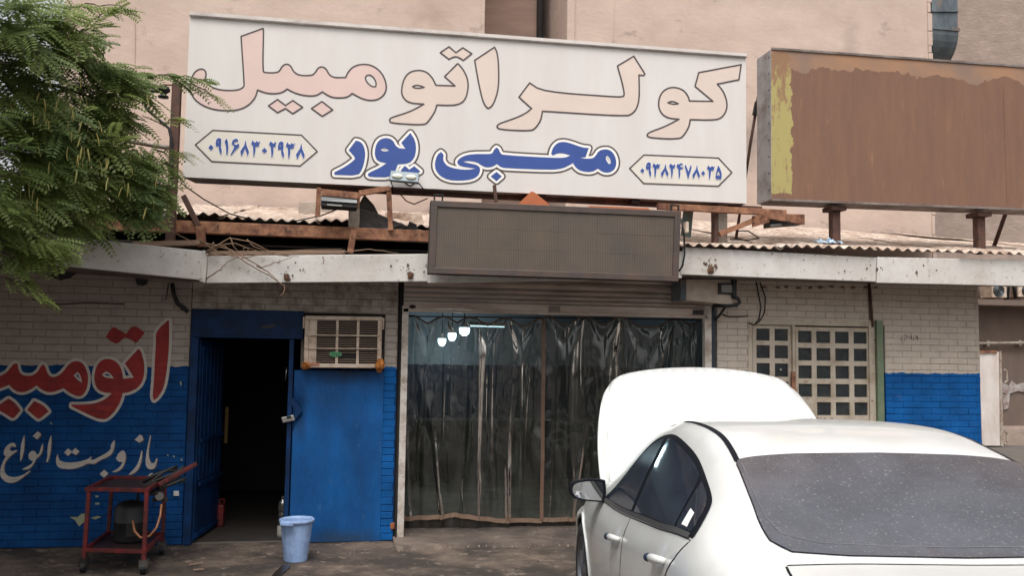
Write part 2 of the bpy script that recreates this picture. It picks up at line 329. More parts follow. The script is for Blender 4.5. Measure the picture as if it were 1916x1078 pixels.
# recess: brown wall, gap, stair
xc = at(1006, 40, yB+1.2).x
mb = MB(); mb.box(xa+.013, xc, yB+1.2, yB+1.5, 0, 20); mb.build('recess_wall', mPlasterB, pb)
mb = MB(); mb.box(xc+.003, xb-.013, yB+3.0, yB+3.3, 0, 20); mb.build('recess_back', mPlasterB, pb)
mb = MB(); p = at(1010, 60, yB+1.1); mb.tube([(p.x, p.y, 3.0), (p.x, p.y, 13)], .055, 10); mb.build('downpipe', mDark, pb, smooth=True)
mb = MB(); p = at(1016, 70, yB+1.1); mb.tube([(p.x, p.y, 3.0), (p.x, p.y, p.z+.05), (p.x-.05, p.y, p.z+.15)], .025, 8); mb.build('side_pipe', mDark, pb, smooth=True)
a0, a1 = at(1022, 78, yB+2.2), at(1066, -30, yB+2.2)
mb = MB(); d = (a1-a0); q0 = a0-d*2; q1 = a1+d*3; up = Vector((0, 0, .42))
mb.slab([q0, q1, q1+up, q0+up], (0, .8, 0)); mb.build('stair_flight', mGrey, pb)
mb = MB()
for k in (0, 1, 2):
    o = at(1043+k*6, 66, yB+1.6); e = at(1054+k*3, 42, yB+1.6); mb.tube([o-Vector((0, 0, .6)), o, e+(e-o)*.4], .012, 6)
mb.build('stair_rail', mGalv, pb)
# seam groove on the left wall (thin raised joint)
mb = MB(); s0 = at(252, 10, yB-.01); s1 = at(250, 330, yB-.01); mb.bar(s0, s1, .012, .012); mb.build('render_joint', mPlaster, pb)
mb = MB(); s0 = at(1149, 0, yB-.01); mb.box(s0.x, s0.x+.014, yB-.008, yB+.01, 3.3, 9); mb.build('render_joint', mPlaster, pb)
# cracked right edge of the pink building
mb = MB(); zz = 3.2
while zz < 9.5:
    h = R.uniform(.1, .35); mb.box(xR-.02, xR+.01+R.random()*.05, yB-.02, yB+.3, zz, zz+h*.94); zz += h
mb.build('cracked_edge', mPlaster, pb)
# far grey building seen past it
yF = 9.3
fb = thing('rendered_building', 'grey rough rendered building across the alley on the right', 'building', (14, yF, 0))
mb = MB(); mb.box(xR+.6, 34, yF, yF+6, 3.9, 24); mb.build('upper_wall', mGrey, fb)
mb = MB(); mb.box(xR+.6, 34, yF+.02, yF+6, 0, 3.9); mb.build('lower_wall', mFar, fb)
p0, p1 = at(1836, 562, yF-.5), at(2000, 551, yF-.5)
mb = MB(); mb.box(p0.x-1.5, p1.x+4, yF-.55, yF+.02, p0.z-.1, p0.z+.02); mb.build('ledge', mFar, fb)
q = at(1880, 836, yF-.35); mb = MB(); mb.box(q.x-3, q.x+9, yF-.4, yF+.02, -.05, .34); mb.build('plinth', mGrey, fb)
q = at(1880, 806, yF); mb = MB(); mb.box(q.x-3, q.x+9, yF-.12, yF+.02, q.z-.12, q.z+.1); mb.build('skirting_course', mGrey, fb)
pp = thing('wall_pipe', 'pale horizontal pipe along the far alley wall', 'pipe', at(1840, 643, yF-.1))
mb = MB(); mb.tube([at(1826, 643, yF-.1), at(2040, 640, yF-.1)], .035, 10); mb.build('pipe_run', mSteelP, pp, smooth=True)
mb = MB()
for k in (1845, 1905, 1960):
    c = at(k, 642, yF-.05); mb.box(c.x-.03, c.x+.03, yF-.12, yF+.02, c.z-.06, c.z+.06)
mb.build('clamp', mSteelP, pp)
def condenser(x0, x1, y0, y1, lab):
    a, b = at(x0, y1, yF-.5), at(x1, y0, yF-.5)
    t = thing('air_conditioner_outdoor_unit', lab, 'air conditioner', ((a.x+b.x)/2, yF-.5, a.z), 'condenser units on the far ledge')
    mb = MB(); mb.box(a.x, b.x, yF-.5, yF-.1, a.z, b.z); mb.build('casing', mBeige, t, bevel=.02)
    r = min(b.x-a.x, b.z-a.z)*.42; c = ((a.x+b.x)/2-.03, yF-.505, (a.z+b.z)/2)
    mb = MB(); mb.lathe(c, [(0.001, -.012), (r, -.012), (r*1.02, 0)], 20, 'y'); mb.build('fan_opening', mDark, t, smooth=False)
    mb = MB()
    for k in range(5): mb.lathe((c[0], c[1]-.02, c[2]), [(r*(k+.6)/5, -.004), (r*(k+.75)/5, -.008), (r*(k+.9)/5, -.004)], 20, 'y')
    mb.build('fan_guard', mGalv, t)
condenser(1857, 1884, 531, 557, 'beige condenser unit with round fan, left one on the far ledge')
condenser(1906, 1940, 533, 556, 'beige condenser unit cut by the right edge of the photo')
c = at(1890, 545, yF-.4); mb = MB(); mb.tube([c+Vector((-.1, 0, -.2)), c+Vector((-.05, 0, .15)), c+Vector((.1, 0, .2)), c+Vector((.15, 0, -.15))], .05, 8)
tag(mb.build('cable_bundle', mBlack, smooth=True), 'dark bundled hose between the two far condenser units', 'hose')
# poster scraps on the far wall
def scrap(pts, m, lab):
    mb = MB(); sheet(mb, fillp(pts), yF-.012); b = mb
    o = b.build('poster_scrap', m, label=lab, cat='poster')
    o.modifiers.new('t', 'SOLIDIFY').thickness = .004
mPoster = M('torn_paper', lin(170, 164, 160), .9, 0, .2, 8, dirt=lin(120, 92, 84), amt=.3, dscale=6)
scrap([(1876, 716), (1888, 722), (1893, 712), (1902, 720), (1916, 716), (1930, 722), (1930, 738), (1905, 732), (1886, 738), (1876, 735)], mPoster, 'torn white paper strip stuck on the far alley wall')
scrap([(1876, 738), (1890, 737), (1887, 764), (1878, 768)], mPoster, 'small hanging torn paper below the strip on the far wall')
# white gate post far down the alley
gp = thing('gate_post', 'white rust-topped metal gate post past the right wall corner', 'gate post', atz(1857, 835), None)
yG = 8.45
mb = MB(); q = [at(1838, 835, yG), at(1872, 835, yG), at(1870, 659, yG), at(1832, 660, yG)]
mb.slab(q, (0, .3, 0)); mb.build('panel', M('old_white_gate', lin(214, 206, 199), .6, .05, .08, 3, dirt=lin(170, 140, 122), amt=.1, dscale=1.5, dsharp=.2, stretch=(1.5, 1, .5)), gp, bevel=.01)
mb = MB(); q = [at(1872.4, 835, yG-.02), at(1878, 836, yG-.02), at(1874, 657, yG-.02), at(1870.4, 657, yG-.02)]; mb.slab(q, (0, .3, 0)); mb.build('edge_angle', mSteelP, gp)
mb = MB(); q = [at(1832, 661, yG-.03), at(1866, 661, yG-.03), at(1864, 656, yG-.03), at(1836, 656, yG-.03)]; mb.slab(q, (0, .34, 0)); mb.build('top_cap', mRust, gp)
for yy in (704, 820):
    c = at(1878, yy, yG); mb = MB(); mb.tube([c+Vector((0, -.02, -.14)), c+Vector((.06, -.02, -.1)), c+Vector((.06, -.02, .1)), c+Vector((0, -.02, .14))], .022, 6); mb.build('hinge', mSteelP, gp)

# duct on the far wall
dt = thing('air_duct', 'galvanised rectangular duct with curved elbow above the brown board', 'duct', at(1768, 100, 6.0))
yD = 6.2
A, B2 = at(1742, -150, yD), at(1791, -150, yD); C1, C2 = at(1744, 52, yD), at(1793, 52, yD)
mb = MB(); mb.hexa([A, B2, C2, C1, A+Vector((0, .45, 0)), B2+Vector((0, .45, 0)), C2+Vector((0, .45, 0)), C1+Vector((0, .45, 0))]); mb.build('duct_run', mGalv, dt, bevel=.012)
mb = MB(); prev = None
ztop = at(1770, 53, yD).z; zbot = at(1770, 110, yD).z; hgt = ztop-zbot
rings = []
for k in range(9):
    t = k/8*math.pi/2; yy = yD + .5*(1-math.cos(t)); z = ztop - hgt*math.sin(t)
    rings.append([Vector((C1.x+.004, yy, z)), Vector((C2.x+.006, yy, z)), Vector((C2.x+.006, yD+.52, ztop)), Vector((C1.x+.004, yD+.52, ztop))])
vs = [v for r_ in rings for v in r_]; mb.add(vs, [(i*4+j, i*4+(j+1) % 4, i*4+4+(j+1) % 4, i*4+4+j) for i in range(8) for j in range(4)] + [(0, 1, 2, 3)]); mb.build('duct_elbow', mGalv, dt)
mb = MB(); mb.box(C1.x-.02, C2.x+.02, yD-.02, yD+.47, ztop-.03, ztop+.03); mb.build('flange', mGalv, dt)
mb = MB(); mb.bar(at(1742, 20, yD-.02), at(1793, 20, yD-.02), .03, .03); mb.build('strap', mGalv, dt)

# ------------------------------------------------------------------- workshop shell (inside)
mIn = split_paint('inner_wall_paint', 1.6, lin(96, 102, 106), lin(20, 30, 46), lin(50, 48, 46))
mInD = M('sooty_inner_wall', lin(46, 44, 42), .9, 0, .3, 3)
xP0, xP1 = .36, .44       # partition between store room and bay
ws = thing('workshop_shell', 'dark workshop room behind the shutter and the blue door', 'building interior', (1, 1, 0))
def shell(name, x0, x1, y0, y1, z0, z1, m): mb = MB(); mb.box(x0, x1, y0, y1, z0, z1); return mb.build(name, m, ws)
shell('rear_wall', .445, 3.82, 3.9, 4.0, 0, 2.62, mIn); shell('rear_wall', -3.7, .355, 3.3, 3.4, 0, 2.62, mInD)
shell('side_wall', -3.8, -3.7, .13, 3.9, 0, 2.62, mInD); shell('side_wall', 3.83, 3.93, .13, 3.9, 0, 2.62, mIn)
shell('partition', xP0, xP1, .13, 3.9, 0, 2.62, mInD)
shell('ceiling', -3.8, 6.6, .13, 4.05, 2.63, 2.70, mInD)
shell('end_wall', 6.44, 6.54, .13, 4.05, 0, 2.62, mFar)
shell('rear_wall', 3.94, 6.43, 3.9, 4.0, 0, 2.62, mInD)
# ------------------------------------------------------------------- brick walls
bricks_rects = []
def brickmesh(seed, L=.205, H=.056):
    r = random.Random(seed); j = lambda a: r.uniform(-a, a); b = .004
    mb = MB(); x, z = L/2, H/2
    f = [(-x+b+j(.002), 0, -z+b+j(.0015)), (x-b+j(.002), 0, -z+b+j(.0015)), (x-b+j(.002), 0, z-b+j(.0015)), (-x+b+j(.002), 0, z-b+j(.0015))]
    o = [(-x+j(.001), .005, -z+j(.001)), (x+j(.001), .005, -z+j(.001)), (x+j(.001), .005, z+j(.001)), (-x+j(.001), .005, z+j(.001))]
    k = [(-x, .05, -z), (x, .05, -z), (x, .05, z), (-x, .05, z)]
    mb.add(f+o+k, [(0, 1, 2, 3)]+[(i, 4+i, 4+(i+1) % 4, (i+1) % 4) for i in range(4)]+[(4+i, 8+i, 8+(i+1) % 4, 4+(i+1) % 4) for i in range(4)])
    return mb
def make_bricks(root, x0, x1, z0, z1, m, holes=(), limit=300, visible=None, rects=None, seed=1, zoff=0, rag=0):
    """running-bond bricks between x0..x1; `holes` = rectangles (x0,x1,z0,z1) left open"""
    P = .2145; Hc = .0655; r = random.Random(seed)
    meshes = []
    for k in range(10):
        mb = brickmesh(seed*50+k); me = bpy.data.meshes.new('brick'); me.from_pydata(mb.v, [], mb.f); me.materials.append(m)
        b = bmesh.new(); b.from_mesh(me); bmesh.ops.recalc_face_normals(b, faces=b.faces); b.to_mesh(me); b.free(); meshes.append(me)
    lst = []; row = 0; z = z0
    while z+Hc*.6 < z1:
        h = Hc; zc = z+h/2
        segs = [(x0, x1)]
        for (a, b_, c, d) in holes:
            if zc > c and zc < d:
                ns = []
                for s in segs:
                    if b_ <= s[0] or a >= s[1]: ns.append(s); continue
                    if a > s[0]: ns.append((s[0], a))
                    if b_ < s[1]: ns.append((b_, s[1]))
                segs = ns
        for s in segs:
            st = math.floor((s[0]-x0)/P)*P + x0 - (P/2 if row % 2 else 0) - P
            while st < s[1]:
                a, b_ = max(s[0], st+.0018), min(s[1], st+P-.0018)
                if b_-a > .03: lst.append((a, b_, zc, row))
                st += P
        z += h; row += 1
    vis = [q for q in lst if visible is None or visible((q[0]+q[1])/2, q[2])]
    hid = [q for q in lst if not (visible is None or visible((q[0]+q[1])/2, q[2]))]
    if len(vis) > limit:
        vis.sort(key=lambda q: -q[2]); hid += vis[limit:]; vis = vis[:limit]
    for (a, b_, zc, row) in vis:
        pr = -.0048 + r.uniform(-.002, .002) - (.003 if r.random() < .05 else 0)
        o = bpy.data.objects.new('brick', r.choice(meshes)); scn.collection.objects.link(o)
        sc = (b_-a)/.205; o.scale = (sc, 1, .0618/.056*r.uniform(.97, 1.015))
        loc = Vector(((a+b_)/2, pr, zc+r.uniform(-.0012, .0012))); o.rotation_euler = (r.uniform(-.012, .012), r.uniform(-.007, .007), r.uniform(-.006, .006))
        o.parent = root; o.location = loc-ORG[root.name]; ORG[o.name] = loc
        if rects is not None: rects.append((a-.001, b_+.001, zc-.0305, zc+.0305, pr))
    if hid:
        mb = MB()
        for (a, b_, zc, row) in hid: mb.box(a, b_, -.006, .04, zc-.028, zc+.028)
        mb.build('far_bricks', m, root, kind='stuff')
def wall_core(root, boxes, m, name='mortar_bed'):
    mb = MB()
    for b in boxes: mb.box(*b)
    return mb.build(name, m, root)
mWallL = split_paint('left_wall_shaded_paint', 1.582, lin(166, 154, 145), lin(8, 65, 119), lin(84, 74, 68))  # blue darker than the right wall: tree shade put into the colour
mWallR = split_paint('right_wall_paint', 1.607, lin(190, 178, 166), BLUE, lin(120, 100, 86))
mWallW = M('whitewashed_brick', WHITEB, .75, 0, .16, 6, dirt=lin(110, 92, 80), amt=.2, dscale=9, bump=.35, bscale=90)
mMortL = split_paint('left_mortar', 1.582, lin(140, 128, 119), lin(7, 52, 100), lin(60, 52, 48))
mMortR = split_paint('right_mortar', 1.607, lin(166, 152, 140), lin(8, 68, 128), lin(84, 70, 62))
mMortW = M('dirty_mortar', lin(142, 128, 118), .9, 0, .2, 6)
XJ = at(350, 800).x          # outer edge of blue door frame
wl = thing('brick_wall', 'white over blue painted brick wall with red and white lettering', 'brick wall', (-2.3, 0, 0))
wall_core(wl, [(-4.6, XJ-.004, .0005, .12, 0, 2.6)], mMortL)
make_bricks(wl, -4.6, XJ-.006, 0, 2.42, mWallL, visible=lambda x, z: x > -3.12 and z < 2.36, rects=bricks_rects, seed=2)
wt = thing('brick_wall', 'strip of whitewashed bricks over the blue door and air conditioner', 'brick wall', (-.5, 0, 2.1))
xS = at(757, 570).x
wall_core(wt, [(XJ, xS-.06, .0005, .12, 2.10, 2.6)], mMortW)
make_bricks(wt, XJ, xS-.062, 2.105, 2.45, mWallW, seed=3)
wr = thing('brick_wall', 'brick wall with cream over blue paint beside the paned door', 'brick wall', (5, 0, 0))
xw0 = at(1338, 640).x+.02; xw1 = at(1831, 600).x; gx0 = at(1403, 610).x; gx1 = at(1655, 640).x; gz = at(1500, 601).z
wall_core(wr, [(xw0, gx0, .0005, .12, 0, gz), (gx1, xw1, .0005, .12, 0, gz), (xw0, xw1, .0005, .12, gz, 2.62)], mMortR)
make_bricks(wr, xw0, xw1, 0, 2.56, mWallR, holes=[(gx0-.002, gx1+.002, -1, gz)], visible=lambda x, z: z > .86 and z < 2.56, seed=4)
# pier: smooth blue panel + bricks at its right edge
wp = thing('wall_pier', 'bright blue plastered pier between the dark doorway and the shutter', 'wall', (0, 0, 0))
xd = at(548, 800).x; xq = at(716, 800).x; xe = at(740, 800).x; acz0, acz1 = at(640, 690).z, at(640, 590).z; acx0, acx1 = at(567, 640).x, at(719, 640).x
mb = MB(); V = []; Fc = []; nx, nz = 46, 70
for j in range(nz+1):
    for i in range(nx+1):
        x = xd+(xq-xd)*i/nx; z = (acz0-.02)*j/nz
        zz = at(560, 770).z
        dent = .05*math.exp(-((x-xd)/.07)**2-((z-zz)/.13)**2)
        V.append((x, -.012+dent+.004*noise.noise((x*6, z*6, 0))+.008*noise.noise((x*1.5, z*1.5, 3)), z))
mb.add(V, [(j*(nx+1)+i, j*(nx+1)+i+1, (j+1)*(nx+1)+i+1, (j+1)*(nx+1)+i) for j in range(nz) for i in range(nx)])
mb.build('plaster_panel', mBlue, wp, smooth=True, fix=False)
mWallP = split_paint('pier_brick_paint', 1.6, WHITEB, BLUE, lin(84, 74, 68))
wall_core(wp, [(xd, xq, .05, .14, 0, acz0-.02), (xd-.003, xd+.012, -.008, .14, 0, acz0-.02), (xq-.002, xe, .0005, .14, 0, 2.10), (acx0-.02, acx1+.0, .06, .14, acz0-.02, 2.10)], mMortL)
make_bricks(wp, xq, xe-.004, 0, 2.10, mWallP, seed=5)
mb = MB(); mb.box(acx0-.03, acx1+.03, .002, .13, acz1-.01, acz1+.055); mb.build('lintel_gap', mDark, wp)
# chipped orange brick at the pier foot
mb = MB(); c = at(734, 985); mb.box(c.x-.02, c.x+.02, -.012, .03, c.z-.03, c.z+.03); mb.build('broken_brick', M('raw_brick', lin(150, 92, 60), .9, 0, .3, 20, bump=.6), wp, bevel=.008)
# dark soot gap between pier and shutter rail
mb = MB(); mb.box(xe+.002, at(748, 800).x+.01, .03, .12, 0, 2.5); mb.build('dark_joint', mDark, wp)

# lettering painted on the bricks (clipped brick by brick so that the joints stay open)
Z4 = lambda p: smoothp(px(p, 5.133, 0, 590), 2)
Z5 = lambda p: smoothp(px(p, 5.806, 0, 800), 1)
red = [
 (Z4([(1615,48),(1545,110),(1495,175),(1500,250),(1490,400),(1480,640),(1465,780),(1480,818),(1520,790),(1575,700),(1600,560),(1612,450),(1625,300),(1628,60)]), []),
 (Z4([(1328,325),(1200,465),(1240,520),(1285,600),(1185,612),(1170,520),(1130,450),(1040,412),(960,440),(915,520),(905,620),(925,700),(990,745),(1075,750),(1040,790),(950,840),(840,860),(690,860),(690,875),(830,945),(950,1000),(1030,1000),(1110,920),(1160,830),(1180,750),(1250,740),(1340,690),(1385,600),(1390,470),(1365,370),(1345,330)]), [Z4([(980,570),(1020,540),(1070,565),(1095,610),(1010,600)])]),
 (Z4([(740,435),(670,460),(620,530),(570,580),(510,600),(460,570),(440,500),(420,475),(395,485),(370,540),(320,580),(260,585),(205,570),(180,530),(170,465),(140,462),(105,500),(60,560),(-40,600),(-200,610),(-200,720),(-20,715),(90,670),(150,730),(220,745),(290,720),(355,675),(420,730),(490,745),(560,725),(612,700),(680,755),(750,782),(800,770),(840,700),(850,600),(835,530),(800,460)]), [Z4([(710,580),(745,545),(775,570),(790,650),(750,625)])]),
 (Z4([(330,825),(265,910),(355,990),(380,1000),(470,925),(420,865)]), []),
 (Z4([(85,802),(10,850),(-30,895),(-60,905),(-60,930),(-10,915),(50,945),(110,988),(140,990),(200,912),(140,835)]), []),
 (Z4([(1018,210),(1060,140),(1095,112),(1150,145),(1212,180),(1260,115),(1295,105),(1345,130),(1392,170),(1350,225),(1310,268),(1265,240),(1200,210),(1150,260),(1115,278),(1060,245)]), []),
]
white = [Z5(p) for p in [
 [(1632,85),(1612,170),(1592,280),(1580,380),(1595,440),(1640,462),(1690,440),(1712,345),(1700,335),(1680,385),(1645,390),(1620,340),(1615,260),(1630,160),(1640,90)],
 [(1640,495),(1590,545),(1640,552),(1680,530),(1665,500)],
 [(1540,250),(1515,350),(1480,430),(1395,515),(1420,518),(1490,480),(1530,410),(1548,300),(1548,255)],
 [(1520,80),(1465,135),(1515,168),(1560,140),(1550,90)],
 [(1330,250),(1285,285),(1260,340),(1290,375),(1335,375),(1310,430),(1215,488),(1280,485),(1340,435),(1368,350),(1370,290),(1350,255)],
 [(1240,140),(1205,190),(1205,240),(1150,285),(1100,310),(1020,355),(985,350),(1000,310),(960,345),(860,375),(760,385),(680,375),(640,350),(628,285),(610,330),(612,400),(640,440),(720,455),(800,452),(880,430),(960,390),(1020,405),(1090,355),(1160,330),(1220,290),(1245,220),(1250,150)],
 [(742,228),(697,275),(742,312),(780,270),(825,302),(866,262),(820,222),(785,262)],
 [(1132,460),(1085,508),(1132,550),(1180,500)],
 [(560,82),(530,150),(515,250),(520,300),(505,375),(520,378),(545,310),(562,180)],
 [(468,172),(440,230),(430,280),(405,300),(385,260),(350,252),(315,285),(310,335),(345,365),(365,365),(340,405),(250,450),(250,460),(320,455),(370,400),(395,340),(440,310),(470,240)],
 [(410,45),(358,95),(405,132),(450,85),(440,60)],
 [(268,82),(235,160),(225,260),(220,365),(232,362),(262,270),(270,180)],
 [(150,165),(95,180),(50,235),(40,290),(65,315),(25,390),(0,480),(15,550),(70,600),(150,605),(220,570),(335,478),(325,470),(240,525),(150,545),(80,525),(45,470),(55,390),(100,325),(190,255),(185,245),(130,262),(105,240),(125,205),(175,215),(170,180)]]]
def clip(poly, axis, lim, keep_less):
    out = []; n_ = len(poly)
    for i in range(n_):
        a, b = poly[i-1], poly[i]; ia = (a[axis] <= lim) == keep_less; ib = (b[axis] <= lim) == keep_less
        if ia != ib:
            t = (lim-a[axis])/(b[axis]-a[axis]); out.append((a[0]+(b[0]-a[0])*t, a[1]+(b[1]-a[1])*t))
        if ib: out.append(b)
    return out
def paint_on_bricks(name, tris, m, root, lift):
    mb = MB(); T = [[(at(*p, 0).x, at(*p, 0).z) for p in t] for t in tris]
    for t in T:
        P = t if sarea(t) > 0 else t[::-1]
        mb.add([(x, .0005-.0007-lift*.4, z) for x, z in P], [(0, 1, 2)])
        tx0, tx1 = min(p[0] for p in P), max(p[0] for p in P); tz0, tz1 = min(p[1] for p in P), max(p[1] for p in P)
        for (x0, x1, z0, z1, yf) in bricks_rects:
            if x1 < tx0 or x0 > tx1 or z1 < tz0 or z0 > tz1: continue
            c = clip(P, 0, x0, False)
            if c: c = clip(c, 0, x1, True)
            if c: c = clip(c, 1, z0, False)
            if c: c = clip(c, 1, z1, True)
            if c and len(c) >= 3 and abs(sarea(c)) > 1e-7: mb.add([(x, yf-lift, z) for x, z in c], [tuple(range(len(c)))])
    return mb.build(name, m, root, fix=False)
rf = []; wf = []
for o, hs_ in red[:5]:
    wf += strokep(o, 10.5)
    for h_ in hs_: wf += strokep(h_, 7)
wtris = unionp(wf)
paint_on_bricks('lettering_outline', wtris, mWhitePaint, wl, .0012)
for o, hs_ in red: rf += fillp(o, hs_)
paint_on_bricks('red_lettering', rf, mRedPaint, wl, .0022)
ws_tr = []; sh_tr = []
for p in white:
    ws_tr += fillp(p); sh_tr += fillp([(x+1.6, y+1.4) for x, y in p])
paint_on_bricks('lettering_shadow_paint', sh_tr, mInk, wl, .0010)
paint_on_bricks('white_lettering', ws_tr, mWhitePaint, wl, .0020)
# chipped paint patches and scratched number
mb = MB()
for pts in ([(130,968),(146,968),(152,962),(160,962),(160,975),(148,986),(140,974)], [(170,970),(182,966),(190,968),(178,973)], [(178,942),(186,941),(186,945),(178,945)], [(178,928),(184,928),(184,931),(179,931)], [(336,715),(340,714),(339,724)], [(322,854),(327,853),(327,857)], [(93, 792), (97, 790), (97, 795)], [(312, 852), (315, 851), (315, 855)], [(337, 860), (341, 858), (341, 864)]):
    sheet(mb, fillp(pts), -.0105)
mb.build('paint_chip', M('old_lime_under_paint', lin(150, 156, 130), .8), wl, fix=False)
mb = MB(); fs = []
for st in ([(1686,637),(1688,628)], [(1692,630),(1695,627),(1698,631),(1694,634),(1692,638)], [(1701,629),(1702,633),(1706,632),(1705,628),(1706,637)], [(1709,631),(1711,634),(1708,637)], [(1713,628),(1715,633),(1717,629),(1717,638)]): fs += strokep(st, .9, False, 6)
sheet(mb, unionp(fs), -.0105); mb.build('scratched_number', mInk, wr, fix=False)
# =================================================================== CANOPY AND ROOF
yf = -.6
cn = thing('canopy', 'white painted sheet metal fascia of the canopy over the shop front', 'canopy', (0, yf, 2.5))
def panel(q, ys, **k):   # BL,BR,TR,TL px ; ys per corner
    c = [at(p[0], p[1], y) for p, y in zip(q, ys)]
    mb = MB(); mb.slab(c, (0, .03, 0)); return mb.build('fascia_panel', mFascia, cn, bevel=.006, **k)
panel([(-230, 462), (382, 525), (384, 470), (-230, 405)], [-1.75, yf, yf, -1.75], label='long left fascia panel with a peeled hole')
panel([(386, 530), (801, 527), (799, 475), (389, 479)], [yf]*4)
panel([(800, 530), (1276, 521), (1278, 470), (799, 474)], [yf]*4)
panel([(1274, 514), (1639, 527.5), (1640, 482), (1278, 462)], [yf-.01]*4)
panel([(1640.5, 529.5), (2060, 539), (2060, 489), (1641.5, 481)], [yf-.014]*4)
# folded corner seam between first two panels
mb = MB(); mb.slab([at(372, 526, yf-.02), at(384, 530, yf-.02), at(389, 470, yf-.02), at(379, 468, yf-.02)], (0, .03, 0)); mb.build('corner_fold', mFascia, cn, bevel=.006)
# soffit (under) and top tray
P = [at(-230, 440, -1.75), at(384, 500, yf), at(1276, 500, yf), at(2060, 510, yf)]
zs = [at(-230, 464, -1.75).z, at(384, 526, yf).z, at(1276, 518, yf).z, at(2060, 536, yf).z]
mb = MB()
xsx = [p.x for p in P]; ysy = [-1.72, yf+.032, yf+.032, yf+.032]; nb_ = 4
fr = [(xsx[i], ysy[i], zs[i]+.012) for i in range(4)]; bk = [(xsx[i], -.012, zs[i]+.03) for i in range(4)]
fr2 = [(x, y, z+.05) for x, y, z in fr]; bk2 = [(x, y, z+.06) for x, y, z in bk]
fs_ = []
for i in range(3): fs_ += [(i, 4+i, 5+i, i+1), (8+i, 9+i, 13+i, 12+i)]
mb.add(fr+bk+fr2+bk2, fs_); mb.build('soffit', M('dusty_soffit', lin(132, 120, 110), .8, 0, .2, 4, dirt=lin(90, 78, 70), amt=.35), cn)
mStub = M('rusty_drain', lin(74, 56, 44), .9, 0, .5, 30, dirt=lin(130, 88, 60), amt=.2, dscale=30)
# peeled knobs / bolts on the fascia with ragged paint
for (a, b_, r_) in ((216, 494, 9), (537, 519, 7), (768, 515, 7), (1329, 505, 7)):
    yy = yf-.02 if a > 300 else -.6-.55*(384-a)/614*2.0
    yy = yf-.012 if a > 300 else yf-(384-a)/614*1.15-.012
    c = at(a, b_, yy); s = r_/205
    mb = MB(); vs = [c+Vector((0, -.03, -.01))]; nn = 14
    for k in range(nn):
        t = 2*math.pi*k/nn; rr_ = s*R.uniform(.7, 1.15); vs.append(c+Vector((rr_*math.cos(t), -.008, rr_*1.2*math.sin(t))))
    mb.add(vs, [(0, 1+k, 1+(k+1) % nn) for k in range(nn)]); mb.build('drain_stub', mStub, cn, smooth=True)
mb = MB()
for cx, cy, sp, nn in ((216, 490, 34, 44), (1329, 500, 22, 24), (1660, 500, 120, 12), (1540, 475, 70, 10), (540, 505, 30, 6), (760, 505, 30, 8)):
    for _ in range(nn):
        a = cx+R.gauss(0, sp*.5); b_ = cy+R.gauss(0, 7)
        lim = (yf-.0165) if a > 388 else (yf-(384-a)/614*1.15-.005)
        if a > 1641: lim = yf-.0165
        s = R.uniform(.6, 2.2) if R.random() < .8 else R.uniform(2, 4)
        pts = [(a+s*R.uniform(.5, 1.1)*math.cos(k*1.05), b_+s*1.3*R.uniform(.4, 1.2)*math.sin(k*1.05)) for k in range(6)]
        for t in fillp(pts): sheet(mb, [t], lim)
mb.build('paint_chips', M('bare_metal_chip', lin(92, 72, 60), .8), cn, kind='stuff', fix=False)
# little dark vents under the left fascia
for pts, lab, yy in ([[(82, 512), (145, 505), (128, 520), (110, 524)], 'dark torn flap under the left end of the fascia', -.25], [[(252, 521), (274, 522), (273, 531), (264, 535), (256, 532)], 'small black half round fitting under the fascia', -.12]):
    mb = MB(); mb.prism([at(p[0], p[1], yy) for p in pts], (0, .05, 0)); mb.build('fitting' if 'half' in lab else 'torn_flap', mBlack, label=lab, cat='fitting')

def roof_sheet(root, x0, x1, yfr, ybk, zf, zb, m, wl_=.108, amp=.0155, seed=0, ragged=.0):
    r = random.Random(seed); n_ = int((x1-x0)/wl_*8); rows = 7; V = []
    rows = 12
    for j in range(rows+1):
        t = (j/rows)**2
        for i in range(n_+1):
            x = x0+(x1-x0)*i/n_; u = (x-x0)/(x1-x0)
            y = yfr+(ybk-yfr)*t + (ragged*noise.noise((x*2.5, seed, 0)) if j == 0 else 0)
            z = (zf(x)*(1-t)+zb(x)*t) + amp*max(.22, 1-t*9)*math.sin(2*math.pi*x/wl_) + (.012+.02*min(1, t*8))*noise.noise((x*1.5, y*2, seed))+.012*min(1, t*20)*noise.noise((x*6, y*5, seed))
            V.append((x, y, z))
    mb = MB(); mb.add(V, [(j*(n_+1)+i, j*(n_+1)+i+1, (j+1)*(n_+1)+i+1, (j+1)*(n_+1)+i) for j in range(rows) for i in range(n_)])
    o = mb.build('roof_sheet', m, root, smooth=True, fix=False); so_ = o.modifiers.new('t', 'SOLIDIFY'); so_.thickness = .008; return o
rt = thing('corrugated_roof', 'lime washed corrugated roof sheets sloping up over the right side', 'roof', (4, 0, 2.8))
zR = lambda x: at(1278, 457, -.66).z + (x-at(1278, 457, -.66).x)*(at(1916, 475, -.66).z-at(1278, 457, -.66).z)/(at(1916, 475, -.66).x-at(1278, 457, -.66).x)
zBk = lambda x: float(np.interp(x, [1, 5.5, 7.3, 8.4, 9], [3.84, 3.79, 3.755, 3.68, 3.63]))
x = 1.0; k = 0
while x < 8.4:
    wdt = .97+R.uniform(-.04, .04)
    dz = R.uniform(-.008, .012) + (.014 if k % 2 else 0)
    roof_sheet(rt, x, x+wdt+.06, -.66+R.uniform(-.03, .03), 4.15, lambda q, dz=dz: zR(q)+dz, lambda q, dz=dz: zBk(q)+dz, mRoofW, seed=k+3); x += wdt; k += 1
rl = thing('corrugated_roof', 'old grey corrugated roof edge set back behind the rusty beam', 'roof', (-1, .7, 3.1))
pL0, pL1 = at(345, 400, .7), at(800, 425, .7)
